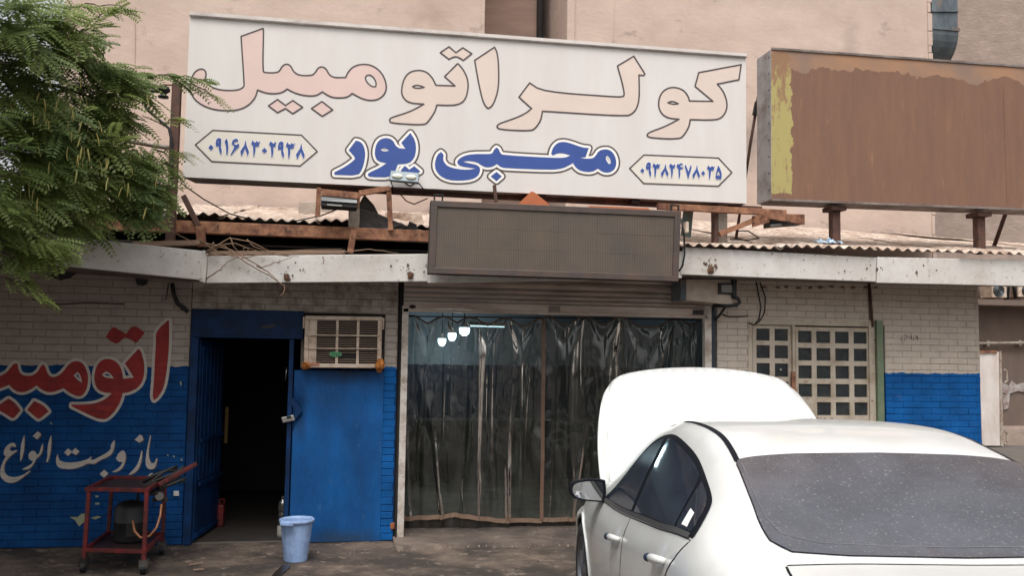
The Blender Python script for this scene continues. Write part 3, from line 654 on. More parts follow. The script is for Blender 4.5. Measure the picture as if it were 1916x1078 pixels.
zL = lambda x: pL0.z + (x-pL0.x)/(pL1.x-pL0.x)*(pL1.z-pL0.z)
x = -4.2; k = 0
while x < .9:
    wdt = .95; dz = R.uniform(-.012, .012)
    roof_sheet(rl, x, x+wdt+.05, .7+R.uniform(-.05, .05), 4.15, lambda q, dz=dz: zL(q)+dz, lambda q, dz=dz: 3.74+dz, mRoofW, seed=k+40, ragged=.14); x += wdt; k += 1
# lime patches: pale cement slabs lying on the left roof
def slabthing(name, lab, cat, q, yy, d, m, **k):
    mb = MB(); mb.slab([at(a, b_, yy) for a, b_ in q], d); return mb.build(name, m, label=lab, cat=cat, **k)
slabthing('parapet_block', 'grey block standing on the left roof behind the floodlight', 'block', [(558, 405), (622, 408), (622, 378), (559, 377)], 2.2, (0, .5, 0), mConcBlock, bevel=.01)
slabthing('parapet', 'low whitewashed parapet along the back of the left roof', 'parapet', [(200, 400), (800, 432), (800, 400), (200, 375)], 3.6, (0, .25, 0), mRoofW)
slabthing('roof_slab', 'pale flat slab on the roof left of the display panel', 'slab', [(722, 420), (796, 424), (788, 399), (722, 396)], 1.5, (0, .6, 0), mRoofW, bevel=.01)
slabthing('roof_brick', 'single loose brick lying on the far right of the roof', 'brick', [(1874, 472), (1903, 473), (1903, 463), (1874, 462)], -.2, (0, .1, 0), mConcBlock, bevel=.006)
# attic closing (dark inside) below the left roof
mb = MB(); mb.box(-4.3, 1.0, 2.6, 2.7, 2.72, 3.27); mb.build('attic_wall', mDark, ws)
mb = MB(); mb.box(-4.3, 7.9, .0, 4.1, 2.705, 2.72); mb.build('roof_deck', mDark, ws)

# =================================================================== WHITE SIGN
ySg = -.45; dS = .28
sg = thing('shop_sign', 'long white shop sign with pink and blue Persian lettering', 'sign', at(870, 355, ySg))
TL, TR, BR, BL = at(355.5, 27.5, ySg), at(1395.5, 105.5, ySg), at(1397, 381, ySg), at(342, 331, ySg)
mb = MB(); mb.slab([BL, BR, TR, TL], (0, .012, 0)); mb.build('face', mVinyl, sg)
back = Vector((0, dS, 0))
def sbar(a, b_, t0, t1, m, nm):
    mb = MB(); mb.slab([a, b_, b_+t1, a+t0], (0, dS, 0)); o = mb.build(nm, m, sg); return o
mb = MB(); o13 = Vector((0, .013, 0))
mb.hexa([BL+o13, BR+o13, TR+o13, TL+o13, BL+back+Vector((.06, 0, .0)), BR+back+Vector((-.02, 0, .0)), TR+back, TL+back]); mb.build('box', mUnder, sg)
mb = MB(); mb.bar(TL+Vector((0, -.004, .012)), TR+Vector((0, -.004, .012)), .03, .03); mb.build('top_trim', mVinylEdge, sg)
mb = MB(); mb.bar(TL+Vector((0, -.022, -.012)), TR+Vector((0, -.022, -.010)), .004, .012); mb.build('top_seam', mUnder, sg)
Y1, Y2, Y3, Y4 = ySg-.0015, ySg-.003, ySg-.0045, ySg-.006
A2 = lambda p: smoothp(px(p, 3.0796, 340, 20), 2)
A3 = lambda p: smoothp(px(p, 2.8375, 860, 20), 2)
big = [
 (A2([(342,146),(468,100),(472,105),(466,345),(480,356),(545,356),(565,345),(580,315),(605,304),(628,315),(645,352),(680,372),(750,372),(770,355),(785,328),(808,320),(832,332),(850,368),(880,385),(945,383),(958,352),(990,318),(1050,304),(1110,318),(1160,365),(1182,430),(1172,478),(1135,510),(1085,517),(1035,505),(983,475),(955,498),(900,502),(855,495),(810,466),(780,487),(735,491),(680,482),(640,468),(608,450),(575,472),(530,478),(480,472),(437,455),(425,500),(385,545),(330,570),(265,576),(180,568),(110,540),(65,500),(45,445),(55,390),(75,350),(105,333),(130,337),(142,358),(135,395),(150,425),(195,450),(270,460),(330,455),(358,438),(360,420)]), [A2([(1060,375),(1080,366),(1105,380),(1122,415),(1118,435),(1100,438),(1072,418),(1058,392)])], mPinkA),
 (A2([(500,547),(552,510),(598,545),(640,516),(697,555),(640,592),(598,562),(552,586)]), [], mPinkA), (A2([(748,562),(808,522),(870,570),(810,607)]), [], mPinkA),
 (A2([(1590,303),(1515,378),(1575,432),(1465,428),(1445,385),(1410,350),(1365,340),(1310,352),(1278,395),(1265,460),(1275,500),(1310,530),(1395,537),(1320,580),(1205,615),(1196,630),(1205,647),(1395,658),(1420,640),(1460,580),(1470,542),(1580,545),(1630,520),(1650,460),(1650,400),(1630,350),(1600,310)]), [A2([(1330,435),(1360,425),(1398,440),(1370,446),(1340,444)])], mPinkB),
 (A2([(1490,240),(1540,206),(1580,240),(1620,212),(1672,246),(1623,284),(1580,258),(1540,278)]), [], mPinkB),
 (A3([(185,192),(80,262),(100,380),(125,490),(150,518),(175,505),(200,440),(208,380),(207,290),(200,220)]), [], mPinkB),
 (A3([(372,382),(440,428),(830,457),(868,455),(875,445),(868,400),(838,292),(925,240),(984,335),(978,343),(952,340),(955,450),(945,510),(920,545),(880,560),(440,532),(432,580),(405,620),(380,638),(210,630),(198,615),(205,600),(290,572),(350,545),(382,518),(315,458)]), [], mPinkB),
 (A3([(1495,285),(1483,365),(1368,388),(1400,425),(1420,480),(1418,530),(1390,570),(1345,580),(1225,577),(1218,615),(1195,655),(1168,682),(1005,674),(995,660),(1005,645),(1090,615),(1165,575),(1110,570),(1075,550),(1055,510),(1060,455),(1090,415),(1140,403),(1190,420),(1215,455),(1220,478),(1345,480),(1250,400),(1270,327)]), [A3([(1105,487),(1130,478),(1162,492),(1135,497)])], mPinkB)]
ms_ = MB(); sf = []
for o, h_, m in big:
    ml_ = MB(); sheet(ml_, fillp(o, h_), Y1); ml_.build('letter', m, sg, fix=False)
    sf += strokep(o, 2.9, n=8)
    for q in h_: sf += strokep(q, 2.6, n=8)
sheet(ms_, unionp(sf), Y2)
ms_.build('lettering_outline', mInk, sg, fix=False, kind='stuff')
C1_ = lambda p: smoothp(px(p, 5.178, 800, 240), 1)
C2_ = lambda p: smoothp(px(p, 3.0796, 340, 20), 1)
blue = [
 (C1_([(130,228),(95,255),(70,330),(75,400),(120,460),(200,500),(320,508),(430,495),(490,460),(510,410),(505,375),(470,350),(400,338),(345,322),(400,315),(480,328),(525,360),(570,380),(630,372),(672,345),(710,375),(760,385),(1200,402),(1300,390),(1360,365),(1408,335),(1440,385),(1490,415),(1590,425),(1650,390),(1700,425),(1760,430),(1810,400),(1832,340),(1815,260),(1770,210),(1720,200),(1660,215),(1625,270),(1600,290),(1540,295),(1470,282),(1530,280),(1562,190),(1500,185),(1390,145),(1320,128),(1260,138),(1215,185),(1197,245),(1215,262),(1260,240),(1310,240),(1385,262),(1330,285),(1200,285),(730,258),(705,240),(690,200),(668,185),(645,205),(625,245),(580,248),(430,248),(340,270),(290,310),(290,345),(330,370),(400,380),(465,388),(400,402),(290,395),(200,370),(160,330),(150,290),(158,255)]), [C1_([(1730,270),(1725,300),(1755,345),(1775,340),(1770,295),(1745,265)])]),
 (C1_([(668,422),(612,465),(668,510),(720,465)]), []),
 (C2_([(1003,748),(962,803),(1000,845),(995,860),(940,900),(880,930),(880,945),(1015,950),(1040,915),(1055,860),(1058,810),(1045,770),(1025,752)]), []),
 (C2_([(1318,703),(1265,760),(1290,795),(1240,790),(1215,742),(1175,730),(1135,745),(1115,785),(1112,835),(1130,868),(1180,878),(1140,905),(1075,935),(1072,948),(1085,958),(1200,960),(1230,925),(1245,885),(1310,880),(1340,850),(1352,800),(1345,745)]), [C2_([(1145,800),(1170,790),(1195,805),(1165,812)])]),
 (C2_([(1262,920),(1285,893),(1312,915),(1340,895),(1375,925),(1340,948),(1312,932),(1285,946)]), []), (C2_([(1285,965),(1314,942),(1345,968),(1316,990)]), [])]
dk, wh = [], []
for o, h_ in blue:
    dk += strokep(o, 15.3); wh += strokep(o, 9.0)
    for q in h_: wh += strokep(q, 3.2)
m1, m2 = MB(), MB()
sheet(m1, unionp(dk), Y1); sheet(m2, unionp(wh), Y2)
for o, h_ in blue: m3 = MB(); sheet(m3, fillp(o, h_), Y3); m3.build('blue_letter', mBlueInk, sg, fix=False)
m1.build('blue_lettering_border', M('sign_ink_brown', lin(86, 74, 68), .5), sg, fix=False, kind='stuff'); m2.build('blue_lettering_halo', mWhiteInk, sg, fix=False, kind='stuff')
# phone numbers
D9 = [(395,178),(360,200),(345,260),(350,300),(385,312),(395,300),(392,350),(410,410),(432,432),(440,370),(425,320),(432,250),(430,195)]; D9h = [(370,240),(385,232),(400,245),(385,255)]
D8 = [(795,205),(775,290),(715,380),(725,445),(742,440),(785,345),(825,452),(848,390),(810,300)]
D3 = [(900,210),(875,270),(905,310),(910,455),(925,458),(940,380),(945,315),(990,305),(1015,220),(985,250),(960,220),(945,250),(920,245)]
D2 = [(1165,230),(1143,280),(1170,320),(1180,470),(1195,470),(1210,390),(1210,325),(1240,310),(1252,235),(1210,265)]
mv = lambda p, dx, dy: [(x+dx, y+dy) for x, y in p]
N1 = [([(277,280),(238,325),(277,370),(317,325)], 0), (D9, D9h), ([(512,188),(480,232),(498,300),(505,432),(525,432),(538,320),(530,230)], 0),
      ([(650,190),(600,215),(585,270),(610,290),(625,320),(565,440),(585,435),(640,370),(700,310),(695,260),(660,285),(625,275),(625,250),(660,235),(685,240),(680,205)], 0),
      (D8, 0), (D3, 0), ([(1075,325),(1035,370),(1075,415),(1115,370)], 0), (D2, 0), (mv(D9, 930, 52), mv(D9h, 930, 52)), (mv(D3, 520, 30), 0), (mv(D8, 832, 48), 0)]
N2 = [([(292,312),(255,357),(292,405),(327,357)], 0), (mv(D9, 5, 31), mv(D9h, 5, 31)), (mv(D3, -412, 10), 0), (mv(D8, -108, 20), 0), (mv(D2, -395, 3), 0),
      ([(890,235),(875,285),(905,330),(912,482),(930,482),(940,410),(940,345),(985,320),(995,290),(960,300),(940,285),(945,262),(985,262),(975,232),(940,228),(920,250)], 0),
      ([(1030,245),(1013,285),(1065,490),(1080,490),(1132,300),(1120,245),(1078,370)], 0), (mv(D8, 430, 45), 0), ([(1330,355),(1293,402),(1330,445),(1365,402)], 0), (mv(D3, 518, 48), 0),
      ([(1585,262),(1555,370),(1535,470),(1555,510),(1590,498),(1620,512),(1645,480),(1645,400),(1620,320)], [(1590,360),(1615,420),(1605,450),(1585,425),(1568,450),(1562,420)])]
for NN, box_, sc, ox, oy in ((N1, [(45,285),(305,68),(1630,140),(1865,385),(1610,600),(290,535)], 7.983, 360, 235), (N2, [(75,320),(320,88),(1590,140),(1820,390),(1590,622),(315,575)], 9.124, 1170, 280)):
    bx = px(box_, sc, ox, oy); mA, mB_, mC = MB(), MB(), MB()
    sheet(mA, fillp(bx), Y1); sheet(mB_, unionp(strokep(bx, 2.6)), Y2)
    hl = []
    for p, h_ in NN:
        q = px(p, sc, ox, oy); mD = MB(); sheet(mD, fillp(q, [px(h_, sc, ox, oy)] if h_ else []), Y4); mD.build('digit', mBlueInk, sg, fix=False); hl += strokep(q, 1.6, n=6)
    sheet(mC, unionp(hl), Y3)
    mA.build('number_plate', mCream, sg, fix=False); mB_.build('number_border', mInk, sg, fix=False); mC.build('number_halo', mWhiteInk, sg, fix=False, kind='stuff')
# =================================================================== BROWN SIGN
bs = thing('old_signboard', 'brown overpainted signboard with a yellow strip at its left end', 'sign', at(1560, 380, ySg))
TL, BL = at(1443, 92, ySg), at(1443.5, 373, ySg); dirx = 5.2
TR, BR = at(1990, 131, ySg), at(1990, 394, ySg)
mBrown = M('brown_overpaint', lin(126, 91, 71), .75, 0, .16, 4, dirt=lin(113, 83, 68), amt=.38, dscale=3, bump=.3, bscale=14, stretch=(3, 1, .45), dsharp=.14, dirt2=lin(152, 114, 88), amt2=-.06, d2scale=7)
t = mBrown.node_tree; N = t.nodes; L = t.links; b = N['Principled BSDF']; base = b.inputs['Base Color'].links[0].from_socket
g = N.new('ShaderNodeNewGeometry'); s = N.new('ShaderNodeSeparateXYZ'); L.new(g.outputs['Position'], s.inputs[0])
def mth(op, a, b_=None, c=None):
    n_ = N.new('ShaderNodeMath'); n_.operation = op
    for i, v in enumerate((a, b_, c)):
        if v is None: continue
        if isinstance(v, (int, float)): n_.inputs[i].default_value = v
        else: L.new(v, n_.inputs[i])
    return n_.outputs[0]
nz_ = N.new('ShaderNodeTexNoise'); nz_.inputs['Scale'].default_value = 7; nz_.inputs['Detail'].default_value = 8; nz_.inputs['Roughness'].default_value = .6; L.new(g.outputs['Position'], nz_.inputs['Vector'])
nn2 = N.new('ShaderNodeTexNoise'); nn2.inputs['Scale'].default_value = 2.2; nn2.inputs['Detail'].default_value = 6; L.new(g.outputs['Position'], nn2.inputs['Vector'])
# uncovered older coat along the top (orange-buff), ragged brush edge
dzdx = (TR.z-TL.z)/(TR.x-TL.x)
edgez = mth('MULTIPLY_ADD', s.outputs['X'], dzdx, TL.z-dzdx*TL.x-.17)
hgt_ = mth('SUBTRACT', s.outputs['Z'], edgez)
f1 = mth('MULTIPLY_ADD', nn2.outputs['Fac'], .42, -.21); f2 = mth('MULTIPLY_ADD', nz_.outputs['Fac'], .12, -.06)
top_ = mth('GREATER_THAN', mth('ADD', hgt_, mth('ADD', f1, f2)), 0.0)
mx = N.new('ShaderNodeMixRGB'); L.new(top_, mx.inputs['Fac']); L.new(base, mx.inputs['Color1'])
rp = N.new('ShaderNodeValToRGB'); rp.color_ramp.elements[0].color = lin(156, 118, 90); rp.color_ramp.elements[1].color = lin(132, 108, 94); rp.color_ramp.elements[0].position = .42; rp.color_ramp.elements[1].position = .62
L.new(nn2.outputs['Fac'], rp.inputs['Fac']); L.new(rp.outputs[0], mx.inputs['Color2'])
yx = at(1482, 240, ySg).x
lf = mth('LESS_THAN', mth('ADD', s.outputs['X'], mth('MULTIPLY_ADD', nz_.outputs['Fac'], .2, -.10)), yx)
lf2 = mth('MULTIPLY', lf, mth('LESS_THAN', mth('ADD', hgt_, f2), .14))
lf3 = mth('MULTIPLY', lf2, mth('GREATER_THAN', mth('ADD', s.outputs['Z'], mth('MULTIPLY', nz_.outputs['Fac'], .12)), BL.z+.12))
nn3 = N.new('ShaderNodeTexNoise'); nn3.inputs['Scale'].default_value = 10; nn3.inputs['Detail'].default_value = 10; nn3.inputs['Roughness'].default_value = .75; mp3 = N.new('ShaderNodeMapping'); mp3.inputs['Scale'].default_value = (2.5, 1, .6); L.new(g.outputs['Position'], mp3.inputs['Vector']); L.new(mp3.outputs[0], nn3.inputs['Vector'])
ry = N.new('ShaderNodeValToRGB'); ry.color_ramp.elements[0].color = lin(165, 152, 96); ry.color_ramp.elements[1].color = lin(140, 106, 78); ry.color_ramp.elements[0].position = .56; ry.color_ramp.elements[1].position = .63
sh_ = mth('ADD', nn3.outputs['Fac'], mth('MULTIPLY', mth('MAXIMUM', mth('ADD', hgt_, .55), 0.0), .3)); L.new(sh_, ry.inputs['Fac'])
my = N.new('ShaderNodeMixRGB'); L.new(lf3, my.inputs['Fac']); L.new(mx.outputs[0], my.inputs['Color1']); L.new(ry.outputs[0], my.inputs['Color2']); L.new(my.outputs[0], b.inputs['Base Color'])
mb = MB(); mb.slab([BL, BR, TR, TL], (0, .01, 0)); mb.build('face', mBrown, bs)
dB = .30; sb = Vector((-.012, dB, .0))
mb = MB(); mb.hexa([BL+Vector((-.004, .0, 0)), BL+Vector((.03, .011, 0)), TL+Vector((.03, .011, 0)), TL+Vector((-.004, 0, 0)), BL+sb, BL+sb+Vector((.04, 0, 0)), TL+sb+Vector((.04, 0, 0)), TL+sb]); mb.build('side_panel', M('zinc_sheet', lin(168, 166, 166), .5, .15, .15, 4, dirt=lin(120, 112, 106), amt=.22, dscale=5), bs, bevel=.004)
mb = MB(); mb.hexa([BL+Vector((.031, .011, .0)), BR+Vector((0, .011, 0)), TR+Vector((0, .011, -.004)), TL+Vector((.031, .011, -.004)), BL+Vector((.031, dB, -.01)), BR+Vector((0, dB, -.01)), TR+Vector((0, dB, -.03)), TL+Vector((.031, dB, -.03))]); mb.build('box', mUnder, bs)
mb = MB(); mb.bar(TL+Vector((0, -.006, .008)), TR+Vector((0, -.006, .008)), .012, .022); mb.build('top_trim', mUnder, bs)
mb = MB(); mb.bar(BL+Vector((0, -.006, -.004)), BR+Vector((0, -.006, -.004)), .012, .02); mb.build('bottom_trim', mUnder, bs)
mb = MB(); s0 = at(1877, 160, ySg-.001); s1 = at(1884, 380, ySg-.001); mb.bar(s0, s1, .004, .004); mb.build('sheet_seam', mBrown, bs)
mb = MB()
for k in range(9):
    c = TL.lerp(BL, (k+.4)/9)+Vector((-.012, .035, 0)); mb.lathe(c, [(.001, -.004), (.009, -.002), (.009, .004)], 8, 'x')
mb.build('rivets', mGalv, bs, kind='stuff')
def tpost(pxx, ytop, ybot, yy, lab, wdt=.085):
    a, c = at(pxx, ytop, yy), at(pxx+2, ybot, yy)
    t_ = thing('sign_post', lab, 'post', (c.x, yy, c.z), 'posts under the brown signboard')
    mb = MB(); mb.box(c.x-wdt/2, c.x+wdt/2, yy-wdt/2, yy+wdt/2, c.z-.02, a.z); mb.build('post', mRustDk, t_, bevel=.004)
    mb = MB(); mb.box(c.x-wdt/2-.035, c.x+wdt/2+.035, yy-.10, yy+.10, a.z+.001, a.z+.045); mb.build('head_plate', mRustDk, t_, bevel=.004)
    return t_
tpost(1560, 396, 458, -.32, 'left brown steel post with head plate under the brown signboard')
tpost(1831, 407, 472, -.32, 'right brown steel post with head plate under the brown signboard')
def rod(name, lab, cat, pts, r, m, **k):
    mb = MB(); mb.tube(pts, r, 8); return mb.build(name, m, label=lab, cat=cat, smooth=True, **k)
rod('brace', 'slanting steel brace below the right end of the brown signboard', 'brace', [at(1883, 395, 0.1), at(1860, 461, .3)], .022, mRustDk)
rod('brace', 'long thin leaning rod in the gap between the two signs', 'rod', [at(1424, 148, -.05), at(1404, 270, -.05), at(1377, 447, .2)], .016, mRustDk)
mb = MB(); mb.bar(at(1417, 190, -.07), at(1412, 215, -.07), .04, .04); mb.build('clamp', mDark, label='dark clamp on the thin rod between the two signs', cat='clamp')

# =================================================================== STEEL FRAME UNDER THE SIGN
fr_ = thing('steel_frame', 'rusty steel frame of beams and posts carrying the white sign', 'frame', (0, -.4, 2.8))
def fbar(nm, p0, p1, w_, h_, m, y0, y1=None):
    mb = MB(); mb.bar(at(p0[0], p0[1], y0), at(p1[0], p1[1], y0 if y1 is None else y1), w_, h_); return mb.build(nm, m, fr_, bevel=.004)
fbar('rusty_beam', (120, 416), (806, 443), .08, .105, mRust, -.38)
fbar('carrier_beam', (594, 351), (1424, 392), .05, .055, mRustDk, -.30)
fbar('carrier_beam', (1230, 386), (1470, 399), .05, .06, mRust, -.46)
fbar('post', (663, 366), (662, 428), .10, .10, mSteelP, -.27); fbar('post', (662, 432), (655, 474), .055, .055, mRust, -.5)
fbar('post', (727, 350), (731, 432), .045, .045, mRust, -.42); fbar('post', (1349, 384), (1349, 457), .095, .095, mSteelP, -.3)
fbar('post', (1336.5, 384), (1337, 456), .035, .09, mRustDk, -.36)
fbar('stub', (925, 346), (928, 378), .03, .03, mRustDk, -.52); fbar('strut', (343, 366), (372, 424), .045, .045, mRustDk, -.42)
fbar('stub', (375, 424), (377, 462), .075, .06, mRust, -.45)
fbar('arm', (1346, 438), (1432, 404), .05, .05, mRust, -.42); fbar('arm', (672, 362), (730, 352), .04, .05, mRust, -.43)
fbar('diagonal', (1288, 392), (1283, 443), .10, .03, mTeal, -.2)
for (a, b_) in ((725, 354), (1010, 368), (1185, 378)): c = at(a, b_, -.34); mb = MB(); mb.box(c.x-.04, c.x+.04, -.42, -.24, c.z-.022, c.z+.022); mb.build('bracket', mDark, fr_)
pl = thing('pole', 'tall dark steel pole at the left end of the white sign', 'pole', at(331, 440, -.42))
mb = MB(); a, c = at(331.5, 157, -.42), at(330, 442, -.42); mb.box(a.x-.037, a.x+.037, -.46, -.385, c.z-.1, a.z); mb.build('pole_tube', mRustDk, pl, bevel=.004)
mb = MB(); mb.tube([at(326, 278, -.42), at(232, 262, -.5)], .022, 8); mb.build('side_arm', mSteelP, pl, smooth=True)
mb = MB(); mb.tube([at(325, 159, -.42), at(306, 158, -.44), at(305, 164, -.45)], .008, 6); mb.build('hook', mRust, pl)
bz = thing('street_lamp', 'small black lamp head hanging left of the pole top', 'lamp', at(305, 180, -.46))
c = at(306, 170, -.46)
mb = MB(); mb.lathe(c, [(.001, .05), (.03, .045), (.055, .02), (.056, 0), (.03, -.02), (.022, -.035), (.045, -.045), (.045, -.06), (.001, -.065)], 16); mb.build('head', mBlack, bz, smooth=True)
mb = MB(); mb.tube([c+Vector((-.03, 0, 0)), c+Vector((-.12, 0, -.005)), at(262, 176, -.46), at(210, 190, -.5)], [.02, .014, .012, .012], 8); mb.build('arm', mBlack, bz, smooth=True)
rod('cable', 'black cable dropping from the lamp to the pole', 'cable', [at(268, 184, -.47), at(274, 204, -.47), at(300, 226, -.47), at(316, 240, -.47), at(321, 262, -.47), at(322, 300, -.47), at(321, 345, -.47)], .012, mBlack)
rod('cable', 'sagging wire from the pole across the left roof', 'cable', [at(338, 342, -.4), at(380, 372, -.2), at(430, 400, 0), at(480, 414, .2), at(540, 416, .2), at(600, 404, .1), at(640, 388, -.2)], .006, mDark)
rod('cable', 'loose brown wire looped between post and display panel', 'cable', [at(748, 362, -.4), at(760, 376, -.4), at(775, 382, -.42), at(800, 371, -.6)], .006, mRustDk)
# floodlights
f1_ = thing('floodlight', 'dark flat floodlight hung below the white sign on a rusty bracket', 'floodlight', at(633, 385, -.5))
mb = MB(); mb.bar(at(597, 351, -.48), at(594, 405, -.48), .04, .04); mb.build('hanger', mRust, f1_); mb = MB(); mb.bar(at(672, 362, -.48), at(668, 390, -.48), .03, .03); mb.build('hanger', mRust, f1_)
mb = MB(); mb.slab([at(601, 366, -.56), at(670, 372, -.56), at(671, 360, -.56), at(602, 353, -.56)], (0, .14, 0)); mb.build('channel', mRust, f1_, bevel=.004)
mb = MB(); mb.slab([at(600, 385, -.62), at(668, 389, -.62), at(669, 373, -.6), at(601, 366, -.6)], (0, .2, 0)); mb.build('housing', mDark, f1_, bevel=.008)
mb = MB(); mb.slab([at(601, 375, -.625), at(668, 380, -.625), at(668, 374, -.612), at(602, 368, -.612)], (0, .008, 0)); mb.build('lens', mGlassDk, f1_)
mb = MB(); mb.slab([at(612, 384, -.63), at(640, 386, -.63), at(640, 383.5, -.63), at(612, 381.5, -.63)], (0, .006, 0)); mb.build('clip', mChrome, f1_)
f2_ = thing('floodlight', 'small grey twin floodlight sitting over the blue lettering', 'floodlight', at(758, 345, -.6))
q = [at(728, 336.5, -.60), at(783, 341, -.60), at(785, 323, -.56), at(731, 318.5, -.56)]
mb = MB(); mb.slab(q, (0, .05, .0)); mb.build('housing', mGalv, f2_, bevel=.006)
mLens = M('pale_lamp_lens', lin(222, 224, 206), .3, 0, .05, 9)
for cx, cy in ((743.5, 329.5), (769, 331.5)):
    c = at(cx, cy, -.592); mb = MB(); mb.lathe(c, [(.001, -.014), (.03, -.012), (.046, -.004), (.048, .004)], 20, 'y'); o = mb.build('lens', mLens, f2_, smooth=True); o.scale = (1, 1, .55)
mb = MB(); mb.bar(at(729, 338, -.6), at(783, 343, -.6), .02, .014); mb.build('heat_sink', mBlack, f2_)
mb = MB(); mb.tube([at(731, 337, -.58), at(736, 354, -.45)], .005, 6); mb.build('wire', mDark, f2_); mb = MB(); mb.tube([at(783, 342, -.58), at(795, 357, -.45)], .005, 6); mb.build('wire', mDark, f2_)
f3_ = thing('floodlight', 'rust brown floodlight box on an arm left of the brown sign', 'floodlight', at(1470, 425, -.5))
mb = MB(); mb.slab([at(1440, 409, -.62), at(1506, 420, -.62), at(1506, 401, -.62), at(1441, 399, -.62)], (0, .03, 0)); mb.slab([at(1409, 425, -.45), at(1440, 416, -.6), at(1441, 399, -.6), at(1409, 404, -.45)], (0, .03, 0)); mb.build('housing', mRust, f3_, bevel=.003)
mb = MB(); mb.slab([at(1441, 424, -.56), at(1504, 419, -.56), at(1505, 411, -.60), at(1441, 410, -.60)], (0, .15, 0)); mb.build('lamp_body', mBlack, f3_, bevel=.004)
mb = MB(); mb.slab([at(1444, 426, -.58), at(1464, 422, -.58), at(1462, 418, -.59), at(1442, 420, -.59)], (0, .02, 0)); mb.build('reflector', mChrome, f3_, bevel=.003)
rod('cable', 'grey loop of wire lying on the roof under the right floodlight', 'cable', [at(1380, 432, -.2), at(1400, 432, -.3), at(1420, 446, -.4), at(1400, 449, -.4), at(1366, 448, -.4)], .007, mDark)

# =================================================================== LED DISPLAY PANEL
yP = -.86
lp = thing('led_display', 'switched off grey dot matrix display panel in a steel frame', 'display panel', at(1038, 515, yP))
TLp, TRp, BRp, BLp = at(806.5, 374.5, yP), at(1275, 395, yP), at(1269.5, 527, yP), at(801.5, 511.5, yP)
def bil(u, v): return (BLp*(1-u)+BRp*u)*(1-v) + (TLp*(1-u)+TRp*u)*v
mFrame = M('dull_panel_frame', lin(78, 69, 65), .5, .3, .2, 6, dirt=lin(94, 74, 64), amt=.22, dscale=5)
mb = MB(); bk_ = Vector((0, .13, 0)); mb.hexa([p+Vector((0, .02, 0)) for p in (BLp, BRp, TRp, TLp)]+[p+bk_ for p in (BLp, BRp, TRp, TLp)]); mb.build('case', mDark, lp)
bw = .026; bh = .085
for nm, (u0, u1, v0, v1) in dict(top=(0, 1, 1-bh, 1), bottom=(0, 1, 0, bh), left=(0, bw, bh, 1-bh), right=(1-bw, 1, bh, 1-bh)).items():
    mb = MB(); mb.slab([bil(u0, v0), bil(u1, v0), bil(u1, v1), bil(u0, v1)], (0, .06, 0)); mb.build('frame_bar', mFrame, lp, bevel=.004)
mLed = M('led_matrix', lin(84, 75, 68), .6, 0, .12, 3, dirt=lin(104, 88, 72), amt=.28, dscale=2.5, dsharp=.2)
t = mLed.node_tree; N = t.nodes; L = t.links; b = N['Principled BSDF']; base = b.inputs['Base Color'].links[0].from_socket
g = N.new('ShaderNodeNewGeometry'); s = N.new('ShaderNodeSeparateXYZ'); L.new(g.outputs['Position'], s.inputs[0])
def dot(o): return mth('SUBTRACT', mth('FRACT', mth('MULTIPLY', o, 1/.0155)), .5)
dx_, dz_ = dot(s.outputs['X']), dot(s.outputs['Z'])
r2_ = mth('ADD', mth('MULTIPLY', dx_, dx_), mth('MULTIPLY', dz_, dz_)); on = mth('LESS_THAN', r2_, .085)
mx = N.new('ShaderNodeMixRGB'); mx.blend_type = 'MULTIPLY'; L.new(on, mx.inputs['Fac']); L.new(base, mx.inputs['Color1']); mx.inputs['Color2'].default_value = (.33, .31, .30, 1); L.new(mx.outputs[0], b.inputs['Base Color'])
nu, nv = 6, 3
for i in range(nu):
    for j in range(nv):
        u0 = bw+(1-2*bw)*(i+.001)/nu; u1 = bw+(1-2*bw)*(i+.999)/nu; v0 = bh+(1-2*bh)*(j+.002)/nv; v1 = bh+(1-2*bh)*(j+.998)/nv
        d_ = Vector((0, .012+R.uniform(0, .003), 0))
        mb = MB(); mb.slab([bil(u0, v0)+d_, bil(u1, v0)+d_, bil(u1, v1)+d_, bil(u0, v1)+d_], (0, .006, 0)); mb.build('led_module', mLed, lp)
for uu in (.03, .98):
    c = bil(uu, 1)+Vector((0, .05, 0)); mb = MB(); mb.bar(c+Vector((-.035, 0, 0)), c+Vector((-.035, 0, .055)), .014); mb.bar(c+Vector((.035, 0, 0)), c+Vector((.035, 0, .055)), .014); mb.bar(c+Vector((-.042, 0, .06)), c+Vector((.042, 0, .06)), .014); mb.build('hanger', mDark, lp)
rod('cable', 'black cable hanging off the right side of the display panel', 'cable', [at(1274, 408, -.8), at(1280, 440, -.78), at(1281, 475, -.75), at(1277, 498, -.74), at(1270, 508, -.72)], .009, mBlack)
mb = MB(); c = at(1283, 426, -.72); mb.box(c.x-.016, c.x+.016, -.76, -.70, c.z-.05, c.z+.05); mb.build('junction_box', mBeige, label='small pale junction box right of the display panel', cat='box', bevel=.004)
def tri(lab, pts, yy, m, d=.02, name='sheet_scrap'): mb = MB(); mb.prism([at(a, b_, yy) for a, b_ in pts], (0, d, .0)); return mb.build(name, m, label=lab, cat='scrap')
tri('terracotta folded sheet peeking over the display panel', [(966, 385), (994, 358), (999, 359), (1033, 386)], -.5, mOrange, .2)
tri('flat orange sheet edge lying behind the display panel', [(1100, 392), (1104, 385), (1212, 389), (1222, 396)], -.5, mOrange, .2)
